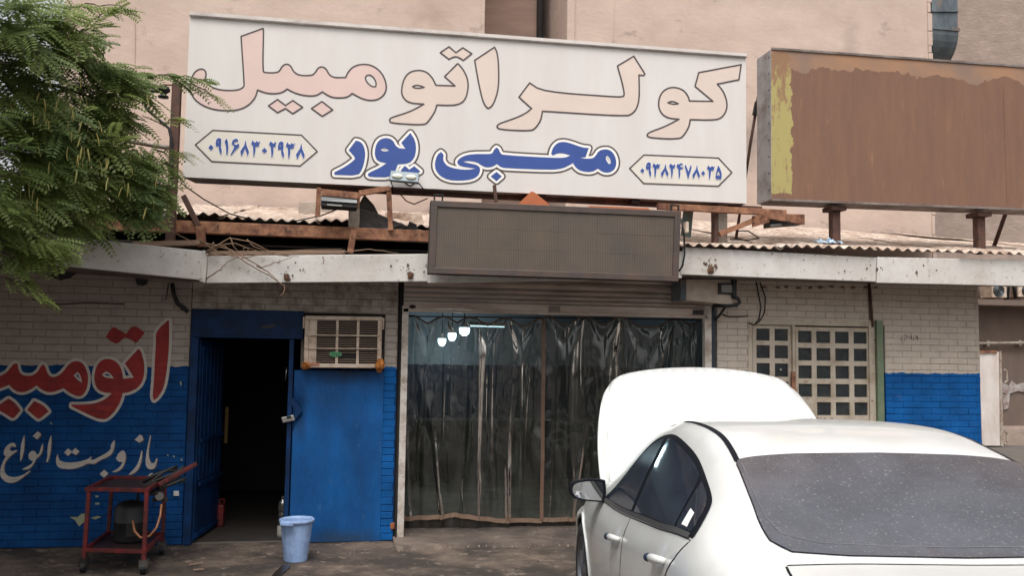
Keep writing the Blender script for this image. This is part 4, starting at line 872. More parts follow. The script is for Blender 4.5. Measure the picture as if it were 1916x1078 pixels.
# felt tarp on the left roof
tp = MB(); q = [(664, 394, -.1), (682, 364, -.1), (700, 384, -.05), (708, 400, 0), (722, 418, .1), (760, 424, .2), (790, 430, .2), (792, 436, .1), (720, 432, -.1), (672, 424, -.1)]
tp.prism([at(a, b_, y) for a, b_, y in q], (0, .5, .05)); tp.build('roofing_felt', mTarp, label='torn black roofing felt bunched beside the floodlight', cat='roofing felt')
mb = MB(); mb.prism([at(a, b_, y) for a, b_, y in ((666, 390, -.16), (690, 396, -.16), (722, 408, -.1), (752, 420, -.05), (722, 431, -.15), (668, 424, -.2))], (0, .02, .01)); mb.build('roofing_felt', M('grey_felt_face', lin(112, 106, 104), .7, 0, .3, 6, dirt=lin(70, 66, 66), amt=.3, dscale=5), label='grey flap of felt sheet in front of the bunched black felt', cat='roofing felt')
mb = MB(); mb.prism([at(a, b_, .0) for a, b_ in ((760, 432), (766, 414), (780, 420), (779, 434))], (0, .1, 0)); mb.build('felt_scrap', mTarp, label='small dark scrap of felt by the display panel', cat='roofing felt')
mb = MB()
cpt = at(290, 412, -.3); vs = []
for i in range(15):
    t_ = i/14
    mb_p = at(205+125*t_, 418-10*t_, -.35)
    vs.append(mb_p+Vector((0, 0, .02*noise.noise((t_*6, 0, 0)))))
mb.tube(vs, [.03+.05*math.sin(math.pi*min(1, .1+t_*.9))+.012*noise.noise((i*.9, 5, 0)) for i, t_ in enumerate([k/14 for k in range(15)])], 10)
mb.build('rolled_felt', mTarp, label='rolled dark sheet lying on the beam left of the pole', cat='roofing felt', smooth=True)
# ledge boards and dry twigs
slabthing('board', 'weathered board lying on the canopy ledge left of the fascia joint', 'board', [(240, 462), (372, 458), (376, 449), (250, 452)], -.5, (0, .1, 0), mWood)
slabthing('board', 'split pale board lying on the canopy ledge behind the fascia', 'board', [(392, 478), (645, 476), (647, 468), (396, 470)], -.5, (0, .1, 0), mWood, bevel=.006)
tw = thing('dry_vine', 'tangle of dry leafless vine stems trailing over the fascia', 'dry vine', at(430, 475, -.6))
vines = [[(300, 434), (322, 433), (345, 445), (370, 458)], [(375, 455), (420, 460), (460, 492), (505, 516), (533, 536), (531, 548), (523, 555)], [(382, 462), (440, 455), (480, 470), (540, 480)], [(385, 470), (430, 446), (470, 452), (520, 478), (560, 480)],
         [(390, 476), (450, 478), (490, 500), (520, 490), (547, 482)], [(385, 474), (410, 462), (440, 470), (446, 474), (458, 480), (465, 464), (456, 464), (455, 474)], [(386, 522), (410, 506), (424, 492), (445, 480)], [(400, 452), (390, 480), (384, 476)], [(430, 444), (436, 458), (444, 470)],
         [(604, 480), (606, 486), (605, 494)], [(480, 498), (500, 508), (520, 525)], [(640, 472), (690, 466), (745, 474)], [(372, 446), (400, 468), (450, 484), (520, 470), (640, 466)], [(462, 448), (475, 462), (500, 470)]]
for v in vines:
    mb = MB(); pts = []
    for i, (a, b_) in enumerate(v): pts.append(at(a, b_, -.655+R.uniform(-.03, .02)))
    ctr = []
    for i in range(len(pts)-1):
        for k in range(4): ctr.append(pts[i].lerp(pts[i+1], k/4)+Vector((R.uniform(-.004, .004), 0, R.uniform(-.004, .004))))
    ctr.append(pts[-1]); mb.tube(ctr, [.0062-.0035*i/len(ctr) for i in range(len(ctr))], 5); mb.build('stem', mTwig, tw, smooth=True)
# crumpled blue-white wrapper on roof
mb = MB(); c = at(1548, 457, -.45); mWr = M('printed_wrapper', lin(200, 212, 218), .4, 0, .3, 30, dirt=lin(90, 130, 160), amt=.4, dscale=40, dsharp=.03)
V = []; 
for j in range(7):
    for i in range(12):
        V.append((c.x-.12+.24*i/11+R.uniform(-.008, .008), c.y-.08+.16*j/6+R.uniform(-.008, .008), c.z+.0+.04*abs(noise.noise((i*.7, j*.9, 1)))+.02*math.sin(i*1.3)*math.sin(j)+j*.006))
mb.add(V, [(j*12+i, j*12+i+1, (j+1)*12+i+1, (j+1)*12+i) for j in range(6) for i in range(11)]); mb.build('wrapper', mWr, label='crumpled blue and white wrapper at the foot of the left brown post', cat='wrapper', fix=False)
# =================================================================== BLUE STORE DOOR
dr = thing('steel_door', 'navy blue steel doorframe with its leaf swung open into the dark', 'door', at(450, 1013, 0))
xo0, xo1 = at(351, 800).x, at(546, 800).x; xi0 = at(366, 800).x; zi = at(450, 633).z; zo = at(450, 580).z
mb = MB(); mb.box(xo0, xi0, -.035, .11, 0, zi-.001); mb.build('jamb', mBlueDk, dr, bevel=.004)
mb = MB(); mb.box(xo1-.045, xo1-.004, -.015, .11, 0, zi-.001); mb.build('jamb', mBlueDk, dr, bevel=.004)
mb = MB(); mb.box(xo0, at(570, 600).x-.005, -.035, .11, zi, zo); mb.build('transom_panel', mBlueDk, dr, bevel=.005)
mb = MB(); mb.box(xo0+.07, xo1-.06, -.045, -.03, zi+.03, zi+.06); mb.build('drip_rail', mBlueDk, dr)
c = at(503, 611, -.037); mb = MB(); nn = 12
mb.add([c]+[c+Vector((.075*math.cos(k*.52)*R.uniform(.7, 1), -.001, .022*math.sin(k*.52)*R.uniform(.6, 1)+.012*math.cos(k*.52))) for k in range(nn)], [(0, 1+k, 1+(k+1) % nn) for k in range(nn)]); mb.build('hole', mBlack, dr)
# open leaf, hinged on the left jamb
h0 = Vector((xi0+.012, .06, 0)); e0 = Vector((at(408, 985, .86).x, .86, 0)); dv = (e0-h0); Lf = dv.length; dn = dv.normalized(); nv_ = Vector((dn.y, -dn.x, 0))
def leafbox(u0, u1, z0, z1, off, th, nm):
    mb = MB(); a, b_ = h0+dn*u0+nv_*off, h0+dn*u1+nv_*off
    mb.hexa([a+Vector((0, 0, z0)), b_+Vector((0, 0, z0)), b_+Vector((0, 0, z1)), a+Vector((0, 0, z1)), a+nv_*th+Vector((0, 0, z0)), b_+nv_*th+Vector((0, 0, z0)), b_+nv_*th+Vector((0, 0, z1)), a+nv_*th+Vector((0, 0, z1))])
    return mb.build(nm, mBlueDk, dr, bevel=.003)
leafbox(0, Lf, .02, zi-.02, -.03, .03, 'leaf')
for k in range(6): leafbox(.03+k*(Lf-.06)/6+.012, .03+(k+1)*(Lf-.06)/6-.012, .55, zi-.08, .001, .012, 'leaf_rib')
leafbox(.02, Lf-.02, .50, .54, .0135, .02, 'leaf_rail'); leafbox(.02, Lf-.02, .9, .93, .0135, .02, 'leaf_rail'); leafbox(.02, Lf-.02, .04, .08, .001, .016, 'leaf_rail')
# padlock on torn hasp
pk = thing('padlock', 'steel shackle padlock hanging off the bent hasp of the blue doorway', 'padlock', at(540, 790, -.06))
q = [at(529, 792, -.06), at(552, 787, -.06), at(549, 777, -.06), at(526, 782, -.06)]
mb = MB(); mb.slab(q, (0, .03, 0)); mb.build('body', mChrome, pk, bevel=.004)
mb = MB(); mb.slab([at(537, 785, -.065), at(546, 783, -.065), at(544, 778.5, -.065), at(536, 780, -.065)], (0, .004, 0)); mb.build('recess', mBlack, pk)
mb = MB(); mb.prism([at(a, b_, -.03) for a, b_ in ((545, 742), (566, 768), (556, 782), (548, 786), (552, 770), (544, 755))], (0, .012, 0)); tag(mb.build('hasp', mBlueDk), 'bent dark blue hasp plate torn from the door edge', 'hasp')
# things just inside the doorway
jc = thing('jerrycan', 'red jerrycan standing inside behind the open blue leaf', 'jerrycan', atz(412, 985))
c = atz(412, 986); mb = MB(); mb.box(c.x-.035, c.x+.035, c.y-.05, c.y+.1, 0, .22); mb.build('body', mRed, jc, bevel=.02)
mb = MB(); mb.tube([(c.x-.02, c.y, .215), (c.x-.02, c.y, .26), (c.x+.02, c.y+.05, .26), (c.x+.02, c.y+.06, .215)], .012, 8); mb.build('handle', mRed, jc)
bt = thing('bottle', 'crinkled clear bottle with a white base leaning behind the bucket', 'bottle', atz(527, 1004))
c = atz(527, 1006); mb = MB(); mb.lathe((c.x, c.y, 0), [(.001, .001), (.042, .003), (.045, .03), (.044, .10), (.04, .11)], 16); mb.build('white_base', M('milky_plastic', lin(170, 166, 160), .4), bt, smooth=True)
mb = MB(); mb.lathe((c.x, c.y, .1), [(.04, .0)]+[(.034+.008*R.random(), .02+k*.022) for k in range(10)]+[(.015, .25), (.015, .28), (.001, .282)], 14); mb.build('crinkled_body', M('dark_clear_plastic', lin(70, 70, 68), .12, 0, .4, 40), bt)
tag(MB().box(at(418, 860, 1.2).x, at(424, 860, 1.2).x, 1.2, 1.22, at(418, 830, 1.2).z, at(418, 762, 1.2).z).build('ruler_strip', M('old_yellow_strip', lin(120, 92, 44), .7, 0, .5, 30)), 'faded yellow strip hanging inside the dark store room', 'strip')
rod('hook', 'thin metal hook hanging in the dark doorway by its right jamb', 'hook', [at(536, 688, .1), at(535.5, 700, .1), at(534, 712, .1)], .006, mChrome)
# =================================================================== WINDOW AIR CONDITIONER
yA = -.13
ac = thing('air_conditioner', 'beige window air conditioner with louvred grille and guard bars', 'air conditioner', at(642, 690, yA))
def acq(u0, u1, v0, v1, y=yA):   # panel coordinates from the upper left
    TL_, TR_, BR_, BL_ = (571, 591), (715, 593), (713, 689), (568, 688)
    f = lambda u, v: (TL_[0]*(1-u)*(1-v)+TR_[0]*u*(1-v)+BL_[0]*(1-u)*v+BR_[0]*u*v, TL_[1]*(1-u)*(1-v)+TR_[1]*u*(1-v)+BL_[1]*(1-u)*v+BR_[1]*u*v)
    return [at(*f(u0, v1), y), at(*f(u1, v1), y), at(*f(u1, v0), y), at(*f(u0, v0), y)]
mb = MB(); mb.slab(acq(.0, 1, 0, 1, yA+.03), (0, .26, 0)); mb.build('casing', mDark, ac)
def acbox(nm, u0, u1, v0, v1, y=yA, d=.03, m=mBeige, bev=.004): mb = MB(); mb.slab(acq(u0, u1, v0, v1, y), (0, d, 0)); return mb.build(nm, m, ac, bevel=bev)
acbox('frame_top', 0, 1, 0, .075); acbox('frame_bottom', 0, 1, .92, 1); acbox('frame_side', 0, .055, .076, .919); acbox('frame_side', .945, 1, .076, .919)
acbox('vent_panel', .056, .16, .076, .919, yA+.012, .016)
for u in (.405, .675): acbox('divider', u, u+.035, .08, .918, yA+.006, .018, bev=.002)
cols = [(.165, .403), (.442, .673), (.712, .943)]
mb = MB()
for ci, (u0, u1) in enumerate(cols):
    for k in range(19):
        v = .095+k*.0435
        if ci == 1 and 14 < k < 17: continue
        mb.slab(acq(u0, u1, v, v+.0105, yA+.016), (0, .012, .004))
mb.build('louvres', M('grille_beige', lin(124, 104, 90), .5, 0, .1, 8), ac, kind='stuff')
for v in (.36, .615): acbox('guard_bar', .015, .985, v, v+.022, yA-.014, .012, bev=.002)
acbox('ear', -.028, -.002, .02, .25, yA+.02, .03); acbox('ear', 1.002, 1.03, .02, .25, yA+.02, .03)
mGreenB = M('green_badge', lin(74, 140, 96), .4, 0, .05)
bq = [(618, 666), (616, 663), (618, 659), (623, 658.5), (635, 659), (639, 661), (640, 664), (637, 667.5), (630, 668), (622, 668)]
mb = MB(); mb.prism([at(a, b_, yA-.004) for a, b_ in bq], (0, .006, 0)); bd = mb.build('badge', mGreenB, ac)
mb = MB(); sheet(mb, unionp(strokep([(620, 662), (624, 661.6), (627, 662.5), (631, 661.8), (637, 662.6)], 1.0, False, 6)+strokep([(621, 665.6), (625, 665.4)], 1.4, False, 6)+strokep([(629, 665.8), (636, 666)], 1.4, False, 6)), yA-.006); mb.build('badge_print', M('badge_dark', lin(24, 60, 40), .5), bd, fix=False)
def lump(name, lab, pxx, pyy, yy, rx, rz, seed):
    c = at(pxx, pyy, yy); b = bmesh.new(); bmesh.ops.create_icosphere(b, subdivisions=3, radius=1)
    for v in b.verts:
        k = 1+.35*noise.noise(v.co*1.6+Vector((seed, 0, 0)))+.12*noise.noise(v.co*5+Vector((seed, 3, 0)))
        v.co = Vector((v.co.x*rx, v.co.y*.05, v.co.z*rz))*k
    me = bpy.data.meshes.new(name); b.to_mesh(me); b.free(); me.materials.append(mFoam)
    o = bpy.data.objects.new(name, me); scn.collection.objects.link(o); o.location = c; ORG[o.name] = c; tag(o, lab, 'foam')
lump('foam_lump', 'round orange foam lump under the lower left corner of the air conditioner', 573, 684, -.10, .045, .04, 1)
lump('foam_lump', 'ragged orange foam lump at the lower right corner of the air conditioner', 711, 684, -.15, .04, .062, 5)
tag(MB().slab([at(580, 684, yA-.006), at(598, 685, yA-.006), at(598, 679, yA-.006), at(579, 679, yA-.006)], (0, .004, 0)).build('torn_sticker', M('torn_sticker', lin(180, 120, 96), .7, 0, .4, 40)), 'torn reddish sticker on the lower left of the air conditioner', 'sticker')
tag(MB().slab([at(712, 652, yA-.004), at(718, 652, -.0), at(719, 600, .0), at(716.5, 600, yA+.02)], (0, .02, 0)).build('side_trim', mDark), 'dark trim strip along the right side of the air conditioner', 'trim')
# black cable over the door and its stub
rod('cable', 'thick black cable bending down to the top of the blue door', 'cable', [at(322, 530, -.05), at(325, 550, -.05), at(332, 568, -.05), at(345, 578, -.05), at(352, 584, -.045)], .018, mBlack)
rod('cable', 'thin wire beside the thick black cable over the door', 'cable', [at(315, 530, -.03), at(313, 548, -.03), at(310, 562, -.03)], .004, mDark)
rod('cable', 'thin dark wire stapled across the top of the left wall', 'cable', [at(60, 560, -.014), at(110, 570, -.014), at(160, 567, -.014), at(232, 569, -.014)], .005, mDark)
so_ = thing('wall_socket', 'small white outlet plate on the blue wall beside the trolley', 'socket', at(329, 925, -.01))
mb = MB(); mb.slab([at(324.5, 929, -.03), at(334.5, 929, -.03), at(334, 920, -.03), at(324.5, 920, -.03)], (0, .028, 0)); mb.build('plate', M('white_switch', lin(214, 210, 204), .4), so_, bevel=.004)
# =================================================================== ROLLER SHUTTER
sh = thing('roller_shutter', 'rolled up grey metal shutter with white guide rails', 'shutter', at(1040, 590, -.02))
yS = -.03
def rails(nm, pts, d=.09, m=mRail, y=yS): mb = MB(); mb.slab([at(a, b_, y) for a, b_ in pts], (0, d, 0)); return mb.build(nm, m, sh, bevel=.004)
x0 = at(750, 800, yS).x
mb = MB(); mb.box(at(747.5, 800, yS).x, at(760, 800, yS).x, yS, yS+.07, 0.02, at(757, 572, yS).z); mb.build('guide_rail', mRail, sh, bevel=.004)
mb = MB(); mb.box(at(1319, 640, yS).x, at(1332, 640, yS).x, yS, yS+.07, 0.02, at(1325, 572, yS).z); mb.build('guide_rail', mRail, sh, bevel=.004)
mb = MB(); mb.box(at(744, 800, yS).x, at(747.3, 800, yS).x, yS+.01, yS+.06, 0, 2.45); mb.build('rail_edge', mDark, sh)
mb = MB(); mb.box(at(1332.2, 640, yS).x, at(1338, 640, yS).x, yS-.005, yS+.06, 0.02, 2.3); mb.build('rail_edge', M('blue_black_steel', lin(42, 50, 62), .5, .2, .1), sh)
xl, xr = at(756, 560, yS).x, at(1322, 580, yS).x
zt = at(1000, 590, yS).z
pys = [(589.5, 583.5), (583, 571), (570, 562), (561, 553), (552, 543), (542, 528), (527, 515)]
for i, (b_, t_) in enumerate(pys):
    z0, z1 = at(1030, b_, yS).z, at(1030, t_, yS).z
    mb = MB(); yy = yS+(.006 if i else .0)
    if i < 2: mb.box(xl, xr, yy-.006*(i == 1), yy+.03, z0, z1)
    else:
        n_ = 6; vs = []
        for k in range(n_+1):
            a = math.pi*k/n_; vs.append((yy+.014-.014*math.sin(a), z0+(z1-z0)*k/n_))
        vs = [(xl, y, z) for y, z in vs]+[(xr, y, z) for y, z in vs]
        mb.add(vs, [(k, k+n_+1, k+n_+2, k+1) for k in range(n_)])
    mb.build('bottom_bar' if i < 2 else 'slat', mShut, sh, smooth=i >= 2)
mb = MB(); mb.slab([at(1027, 585, yS-.008), at(1048, 585, yS-.008), at(1048, 573, yS-.008), at(1027, 573, yS-.008)], (0, .006, 0)); lk = mb.build('lock_plate', M('worn_label', lin(120, 104, 94), .5, .2, .5, 60), sh)
mb = MB(); mb.slab([at(1297, 589, yS-.012), at(1317, 589, yS-.012), at(1317, 580, yS-.012), at(1297, 580, yS-.012)], (0, .01, 0)); kb = mb.build('key_plate', mBlack, sh, bevel=.002)
mb = MB()
for a, b_ in ((1300, 582), (1307, 582), (1314, 583), (1300, 587), (1308, 587), (1314, 587)): c = at(a, b_, yS-.014); mb.lathe(c, [(.001, -.003), (.004, -.001)], 6, 'y')
mb.build('screws', mChrome, kb, kind='stuff')
mb = MB(); c = at(772, 574, yS-.01); mb.lathe(c, [(.001, -.008), (.016, -.006), (.02, .004)], 12, 'y'); mb.box(c.x-.03, c.x+.03, c.y-.004, c.y+.004, c.z-.012, c.z+.012); mb.build('latch', mDark, sh)
# head plate behind the LED panel so the drum is closed
mb = MB(); mb.box(xl, xr, .0, .06, at(1000, 515, 0).z, 2.62); mb.build('drum_cover', mShut, sh)
# motor box at the right
mt = thing('motor_box', 'beige box of the shutter motor below the right fascia', 'motor box', at(1325, 567, -.25))
q = [at(1284, 562, -.3), at(1372, 571, -.3), at(1372, 523, -.3), at(1284, 522, -.3)]
mb = MB(); mb.slab(q, (0, .27, 0)); mb.build('cover', M('dusty_beige_steel', lin(186, 170, 156), .6, .05, .15, 5, dirt=lin(140, 124, 110), amt=.3), mt, bevel=.006)
mb = MB(); mb.slab([at(1273, 562, -.28), at(1284, 562.5, -.31), at(1284, 522, -.31), at(1273, 523, -.28)], (0, .25, 0)); mb.build('end_plate', mGalv, mt, bevel=.003)
def mtb(nm, pts, y, d, m): mb = MB(); mb.slab([at(a, b_, y) for a, b_ in pts], (0, d, 0)); return mb.build(nm, m, mt, bevel=.002)
mtb('window_frame', [(1345, 550), (1374, 551), (1374, 530), (1345, 530)], -.325, .022, mBlack)
mtb('window_pane', [(1350, 547), (1372, 548), (1372, 533), (1350, 533)], -.33, .004, M('grey_pane', lin(120, 116, 112), .2))
mtb('bracket', [(1371, 557), (1378, 558), (1379, 523), (1371, 523)], -.34, .05, mBlack)
rod('conduit', 'black hose looping under the shutter motor box', 'conduit', [at(1372, 556, -.33), at(1382, 560, -.33), at(1384, 566, -.33), at(1378, 571, -.32), at(1360, 573, -.3), at(1335, 572, -.2)], .018, mBlack)
rod('conduit', 'thin dark tube running from the motor box to the rail', 'conduit', [at(1358, 573, -.3), at(1352, 582, -.2), at(1345, 592, -.1), at(1338, 598, -.04)], .012, mBlack)
# =================================================================== PLASTIC CURTAIN
def plastic():
    m = bpy.data.materials.new('clear_plastic'); m.use_nodes = True; t = m.node_tree; N = t.nodes; L = t.links; N.remove(N['Principled BSDF'])
    out = N['Material Output']; tr = N.new('ShaderNodeBsdfTransparent'); tr.inputs['Color'].default_value = (.60, .64, .62, 1)
    gl = N.new('ShaderNodeBsdfGlossy'); gl.inputs['Roughness'].default_value = .085; gl.inputs['Color'].default_value = (.9, .87, .84, 1)
    df = N.new('ShaderNodeBsdfDiffuse'); df.inputs['Color'].default_value = lin(108, 112, 104)
    m1 = N.new('ShaderNodeMixShader'); m2 = N.new('ShaderNodeMixShader')
    g = N.new('ShaderNodeNewGeometry'); n = N.new('ShaderNodeTexNoise'); n.inputs['Scale'].default_value = 5; n.inputs['Detail'].default_value = 7
    mp = N.new('ShaderNodeMapping'); mp.inputs['Scale'].default_value = (2.2, 1, .5); L.new(g.outputs['Position'], mp.inputs[0]); L.new(mp.outputs[0], n.inputs['Vector'])
    r = N.new('ShaderNodeMapRange'); r.inputs['From Min'].default_value = .35; r.inputs['From Max'].default_value = .75; r.inputs['To Min'].default_value = .08; r.inputs['To Max'].default_value = .27; L.new(n.outputs['Fac'], r.inputs['Value'])
    L.new(r.outputs[0], m1.inputs['Fac']); L.new(tr.outputs[0], m1.inputs[1]); L.new(df.outputs[0], m1.inputs[2])
    fr = N.new('ShaderNodeFresnel'); fr.inputs['IOR'].default_value = 1.55
    ml = N.new('ShaderNodeMath'); ml.operation = 'MULTIPLY_ADD'; ml.inputs[1].default_value = 1.25; ml.inputs[2].default_value = .0; L.new(fr.outputs[0], ml.inputs[0])
    L.new(ml.outputs[0], m2.inputs['Fac']); L.new(m1.outputs[0], m2.inputs[1]); L.new(gl.outputs[0], m2.inputs[2]); L.new(m2.outputs[0], out.inputs['Surface'])
    return m
mPl = plastic(); mTape = M('brown_hem_tape', lin(132, 108, 90), .6, 0, .25, 30, stretch=(6, 1, .3))
yC = .36
def curtain(lab, pa, pb, hooks, seed, hem):
    r = random.Random(seed)
    xa_, xb_ = at(pa, 700, yC).x, at(pb, 700, yC).x; zt = at((pa+pb)/2, 594, yC).z
    hx = [at(h, 600, yC).x for h in hooks]
    nx, nz = 230, 90; V = []
    fr = [(r.uniform(.9, 1.5), r.uniform(0, 6), .022), (r.uniform(2.2, 3.4), r.uniform(0, 6), .014), (r.uniform(5, 7), r.uniform(0, 6), .0045)]
    def surf(x, s):   # s: 0 top .. 1 bottom
        zb = hem(x)
        # scalloped top: hangs between hooks
        dn_ = min(abs(x-h) for h in hx); near = min(hx, key=lambda h: abs(x-h))
        sag = .10*(1-math.exp(-(dn_/.14)**2)); z0 = zt-sag
        z = z0+(zb-z0)*s
        k = math.exp(-s*3.2); dx = x-near
        # radiating pleats from each hook
        ang = math.atan2(dx, s*2+.06)
        rad = .020*math.sin(ang*9+seed+2*noise.noise((near, ang, 1)))*k*(1-math.exp(-(s/.06)))
        y = yC+rad
        xw = x+.05*noise.noise((x*1.3, s*1.2, seed))
        for i, (f, p, a) in enumerate(fr):
            q = math.sin(f*2*math.pi*xw+p+1.2*noise.noise((x, s*1.5, seed+i)))
            q = math.copysign(abs(q)**.85, q)
            y += a*q*(.35+.65*(1-k))
        rg = 1-abs(noise.noise((xw*3.2, s*.9, seed+9)))*2
        y -= .042*max(0, rg-.78)/.22*(1-k*.6)*(.4+.6*abs(noise.noise((xw*1.7, s*.8, seed+20)))*2)
        y += .010*noise.noise((x*4, z*2.5, seed))+.007*noise.noise((x*11, z*7, seed))
        rg2 = 1-abs(noise.noise((xw*6.5, s*.7, seed+31)))*2; y -= .014*max(0, rg2-.84)/.16*(.3+.7*abs(noise.noise((xw*3, s*1.4, seed+40)))*2)
        return (x, y, z)
    for j in range(nz+1):
        for i in range(nx+1): V.append(surf(xa_+(xb_-xa_)*i/nx, j/nz))
    t_ = thing('plastic_curtain', lab, 'curtain', ((xa_+xb_)/2, yC, zt), 'clear plastic curtains in the shutter opening')
    mb = MB(); mb.add(V, [(j*(nx+1)+i, j*(nx+1)+i+1, (j+1)*(nx+1)+i+1, (j+1)*(nx+1)+i) for j in range(nz) for i in range(nx)]); mb.build('sheet', mPl, t_, smooth=True, fix=False)
    mb = MB(); V2 = []
    for i in range(nx+1):
        p = surf(xa_+(xb_-xa_)*i/nx, 1.0); V2 += [(p[0], p[1]-.004, p[2]+.022), (p[0], p[1]-.005, p[2]-.022)]
    mb.add(V2, [(2*i, 2*i+2, 2*i+3, 2*i+1) for i in range(nx)]); mb.build('hem', mTape, t_, smooth=True, fix=False)
    mb = MB(); V3 = []
    for i in range(nx+1):
        p = surf(xa_+(xb_-xa_)*i/nx, 0.0); V3 += [(p[0], p[1]-.004, p[2]+.011), (p[0], p[1]-.004, p[2]-.009)]
    mb.add(V3, [(2*i, 2*i+2, 2*i+3, 2*i+1) for i in range(nx)]); mb.build('top_hem', M('grubby_hem', lin(96, 82, 70), .6, 0, .3, 20), t_, smooth=True, fix=False)
    if seed == 3:
        mb = MB(); V4 = []
        for j in range(nz+1):
            p = surf(xb_-.002, j/nz); V4 += [(p[0]-.018, p[1]-.006, p[2]), (p[0]+.02, p[1]-.006, p[2])]
        mb.add(V4, [(2*i, 2*i+1, 2*i+3, 2*i+2) for i in range(nz)]); mb.build('seam_tape', M('seam_tape', lin(118, 92, 76), .6, 0, .3, 20, stretch=(.3, 1, 6)), t_, smooth=True, fix=False)
    # dark fringe below the hem
    mb = MB(); V5 = []
    n5 = 120
    for i in range(n5+1):
        p = surf(xa_+(xb_-xa_)*i/n5, 1.0); low = max(.034, p[2]-.10-.02*r.random()); V5 += [(p[0], p[1]+.01, p[2]-.02), (p[0]+.01*r.uniform(-1, 1), p[1]+.02+.03*noise.noise((i*.13, seed, 0)), low)]
    mb.add(V5, [(2*i, 2*i+2, 2*i+3, 2*i+1) for i in range(n5)]); mb.build('lower_skirt', M('dark_plastic_skirt', lin(52, 48, 44), .3, 0, .3, 20), t_, smooth=True, fix=False)
zh = lambda p_: at(*p_, yC).z
hz1 = [(758, 972), (830, 968), (850, 964), (880, 967), (930, 975), (1018, 975)]
hz2 = [(1016, 974), (1080, 972), (1200, 975), (1320, 972)]
def hemf(hz):
    xs_ = [at(*p_, yC).x for p_ in hz]; zs_ = [at(*p_, yC).z for p_ in hz]
    return lambda x: float(np.interp(x, xs_, zs_))+.006*noise.noise((x*9, 2, 0))
curtain('dirty clear plastic curtain, left panel ending in the brown seam', 757, 1016, [770, 830, 880, 945, 1012], 3, hemf(hz1))
curtain('dirty clear plastic curtain, right panel behind the car hood', 1016, 1322, [1020, 1095, 1160, 1265, 1318], 8, hemf(hz2))
rod('curtain_wire', 'thin wire that the plastic curtains hang from', 'wire', [at(755, 592, yC), at(1040, 595, yC+.01), at(1324, 599, yC)], .006, mDark)
# lit lamps inside the bay
mLamp = bpy.data.materials.new('lamp_glow'); mLamp.use_nodes = True; b = mLamp.node_tree.nodes['Principled BSDF']; b.inputs['Emission Color'].default_value = (.6, .87, 1, 1); b.inputs['Emission Strength'].default_value = 4.5
for (a, b_, yy, r_) in ((827, 638, 3.4, .055), (846, 628, 2.8, .055), (869, 618, 2.1, .065)):
    c = at(a, b_, yy); t_ = thing('ceiling_lamp', {827: 'farthest and lowest glowing lamp seen through the curtain', 846: 'middle glowing lamp of the three behind the curtain', 869: 'nearest and largest glowing lamp behind the curtain'}[a], 'lamp', c, 'lit lamps inside the bay')
    mb = MB(); mb.lathe(c, [(r_*.95, .03), (r_, 0), (r_*.85, -.04), (r_*.4, -.065), (.001, -.07)], 18); mb.build('bulb', mLamp, t_, smooth=True)
    mb = MB(); mb.lathe(c, [(r_*.96, .031), (r_*.5, .05), (.02, .07), (.02, .1)], 14); mb.build('socket', mBeige, t_, smooth=True)
    mb = MB(); mb.tube([c+Vector((0, 0, .1)), (c.x, c.y, 2.63)], .006, 6); mb.build('cord', mDark, t_)
    pl_ = bpy.data.lights.new('lamp_light', 'POINT'); pl_.energy = 9; pl_.color = (.7, .9, 1); pl_.shadow_soft_size = .08; po = bpy.data.objects.new('lamp_light', pl_); scn.collection.objects.link(po); po.parent = t_; po.location = (0, 0, -.12)
c0, c1 = at(880, 610, 2.0), at(944, 612, 2.0); tl_ = thing('tube_lamp', 'lit fluorescent strip high behind the curtain', 'lamp', c0)
mb = MB(); mb.tube([c0, c1], .007, 8); mT_ = mLamp.copy(); mT_.name = 'tube_glow'; mT_.node_tree.nodes['Principled BSDF'].inputs['Emission Strength'].default_value = 1.6; mb.build('tube', mT_, tl_); mb = MB(); mb.bar(c0+Vector((-.03, 0, .03)), c1+Vector((.03, 0, .03)), .04, .03); mb.build('batten', mBeige, tl_)
# something to see dimly in the bay: a bench and shelf
bn = thing('workbench', 'dim workbench along the rear wall behind the plastic curtain', 'workbench', (2, 3.5, 0))
mb = MB(); mb.box(.9, 3.3, 3.2, 3.85, .82, .88); mb.build('top', mDark, bn)
for xx in (.95, 3.25):
    for yy in (3.25, 3.8): mb = MB(); mb.box(xx-.03, xx+.03, yy-.03, yy+.03, .03, .819); mb.build('leg', mDark, bn)
# =================================================================== PANED DOOR ON THE RIGHT
yD_ = .02
gd = thing('paned_door', 'cream steel door with rows of small square dark panes', 'door', at(1530, 800, yD_))
def P5(x, y): return (1380+x/4.9, 580+y/4.9)
def grid(nm, x0, x1, y0, y1, cols_, rows_, skip=(), y=yD_):
    """leaf with square openings; numbers in pixels of an enlargement of the photograph, averaged to straight rows"""
    X = lambda v: at(P5(v, 400)[0], P5(v, 400)[1], y).x
    Z = lambda v: at(P5(800, v)[0], P5(800, v)[1], y).z
    xs_ = [x0]+[v for c_ in cols_ for v in c_]+[x1]; ys_ = [y0]+[v for r_ in rows_ for v in r_]+[y1]
    mb = MB()
    for i in range(len(xs_)-1):
        for j in range(len(ys_)-1):
            if i % 2 and j % 2 and (i//2, j//2) not in skip: continue
            mb.box(X(xs_[i]), X(xs_[i+1]), y, y+.035, Z(ys_[j+1]), Z(ys_[j]))
    leaf = mb.build(nm, mCreamDoor, gd, fix=False)
    for i, c_ in enumerate(cols_):
        for j, r_ in enumerate(rows_):
            if (i, j) in skip: continue
            mb = MB(); a = R.uniform(-.004, .004); mb.slab([Vector((X(c_[0])-.005, y+.018+a, Z(r_[1])-.005)), Vector((X(c_[1])+.005, y+.018-a, Z(r_[1])-.005)), Vector((X(c_[1])+.005, y+.018-a, Z(r_[0])+.005)), Vector((X(c_[0])-.005, y+.018+a, Z(r_[0])+.005))], (0, .005, 0)); mb.build('pane', mGlassDk, leaf)
    return leaf
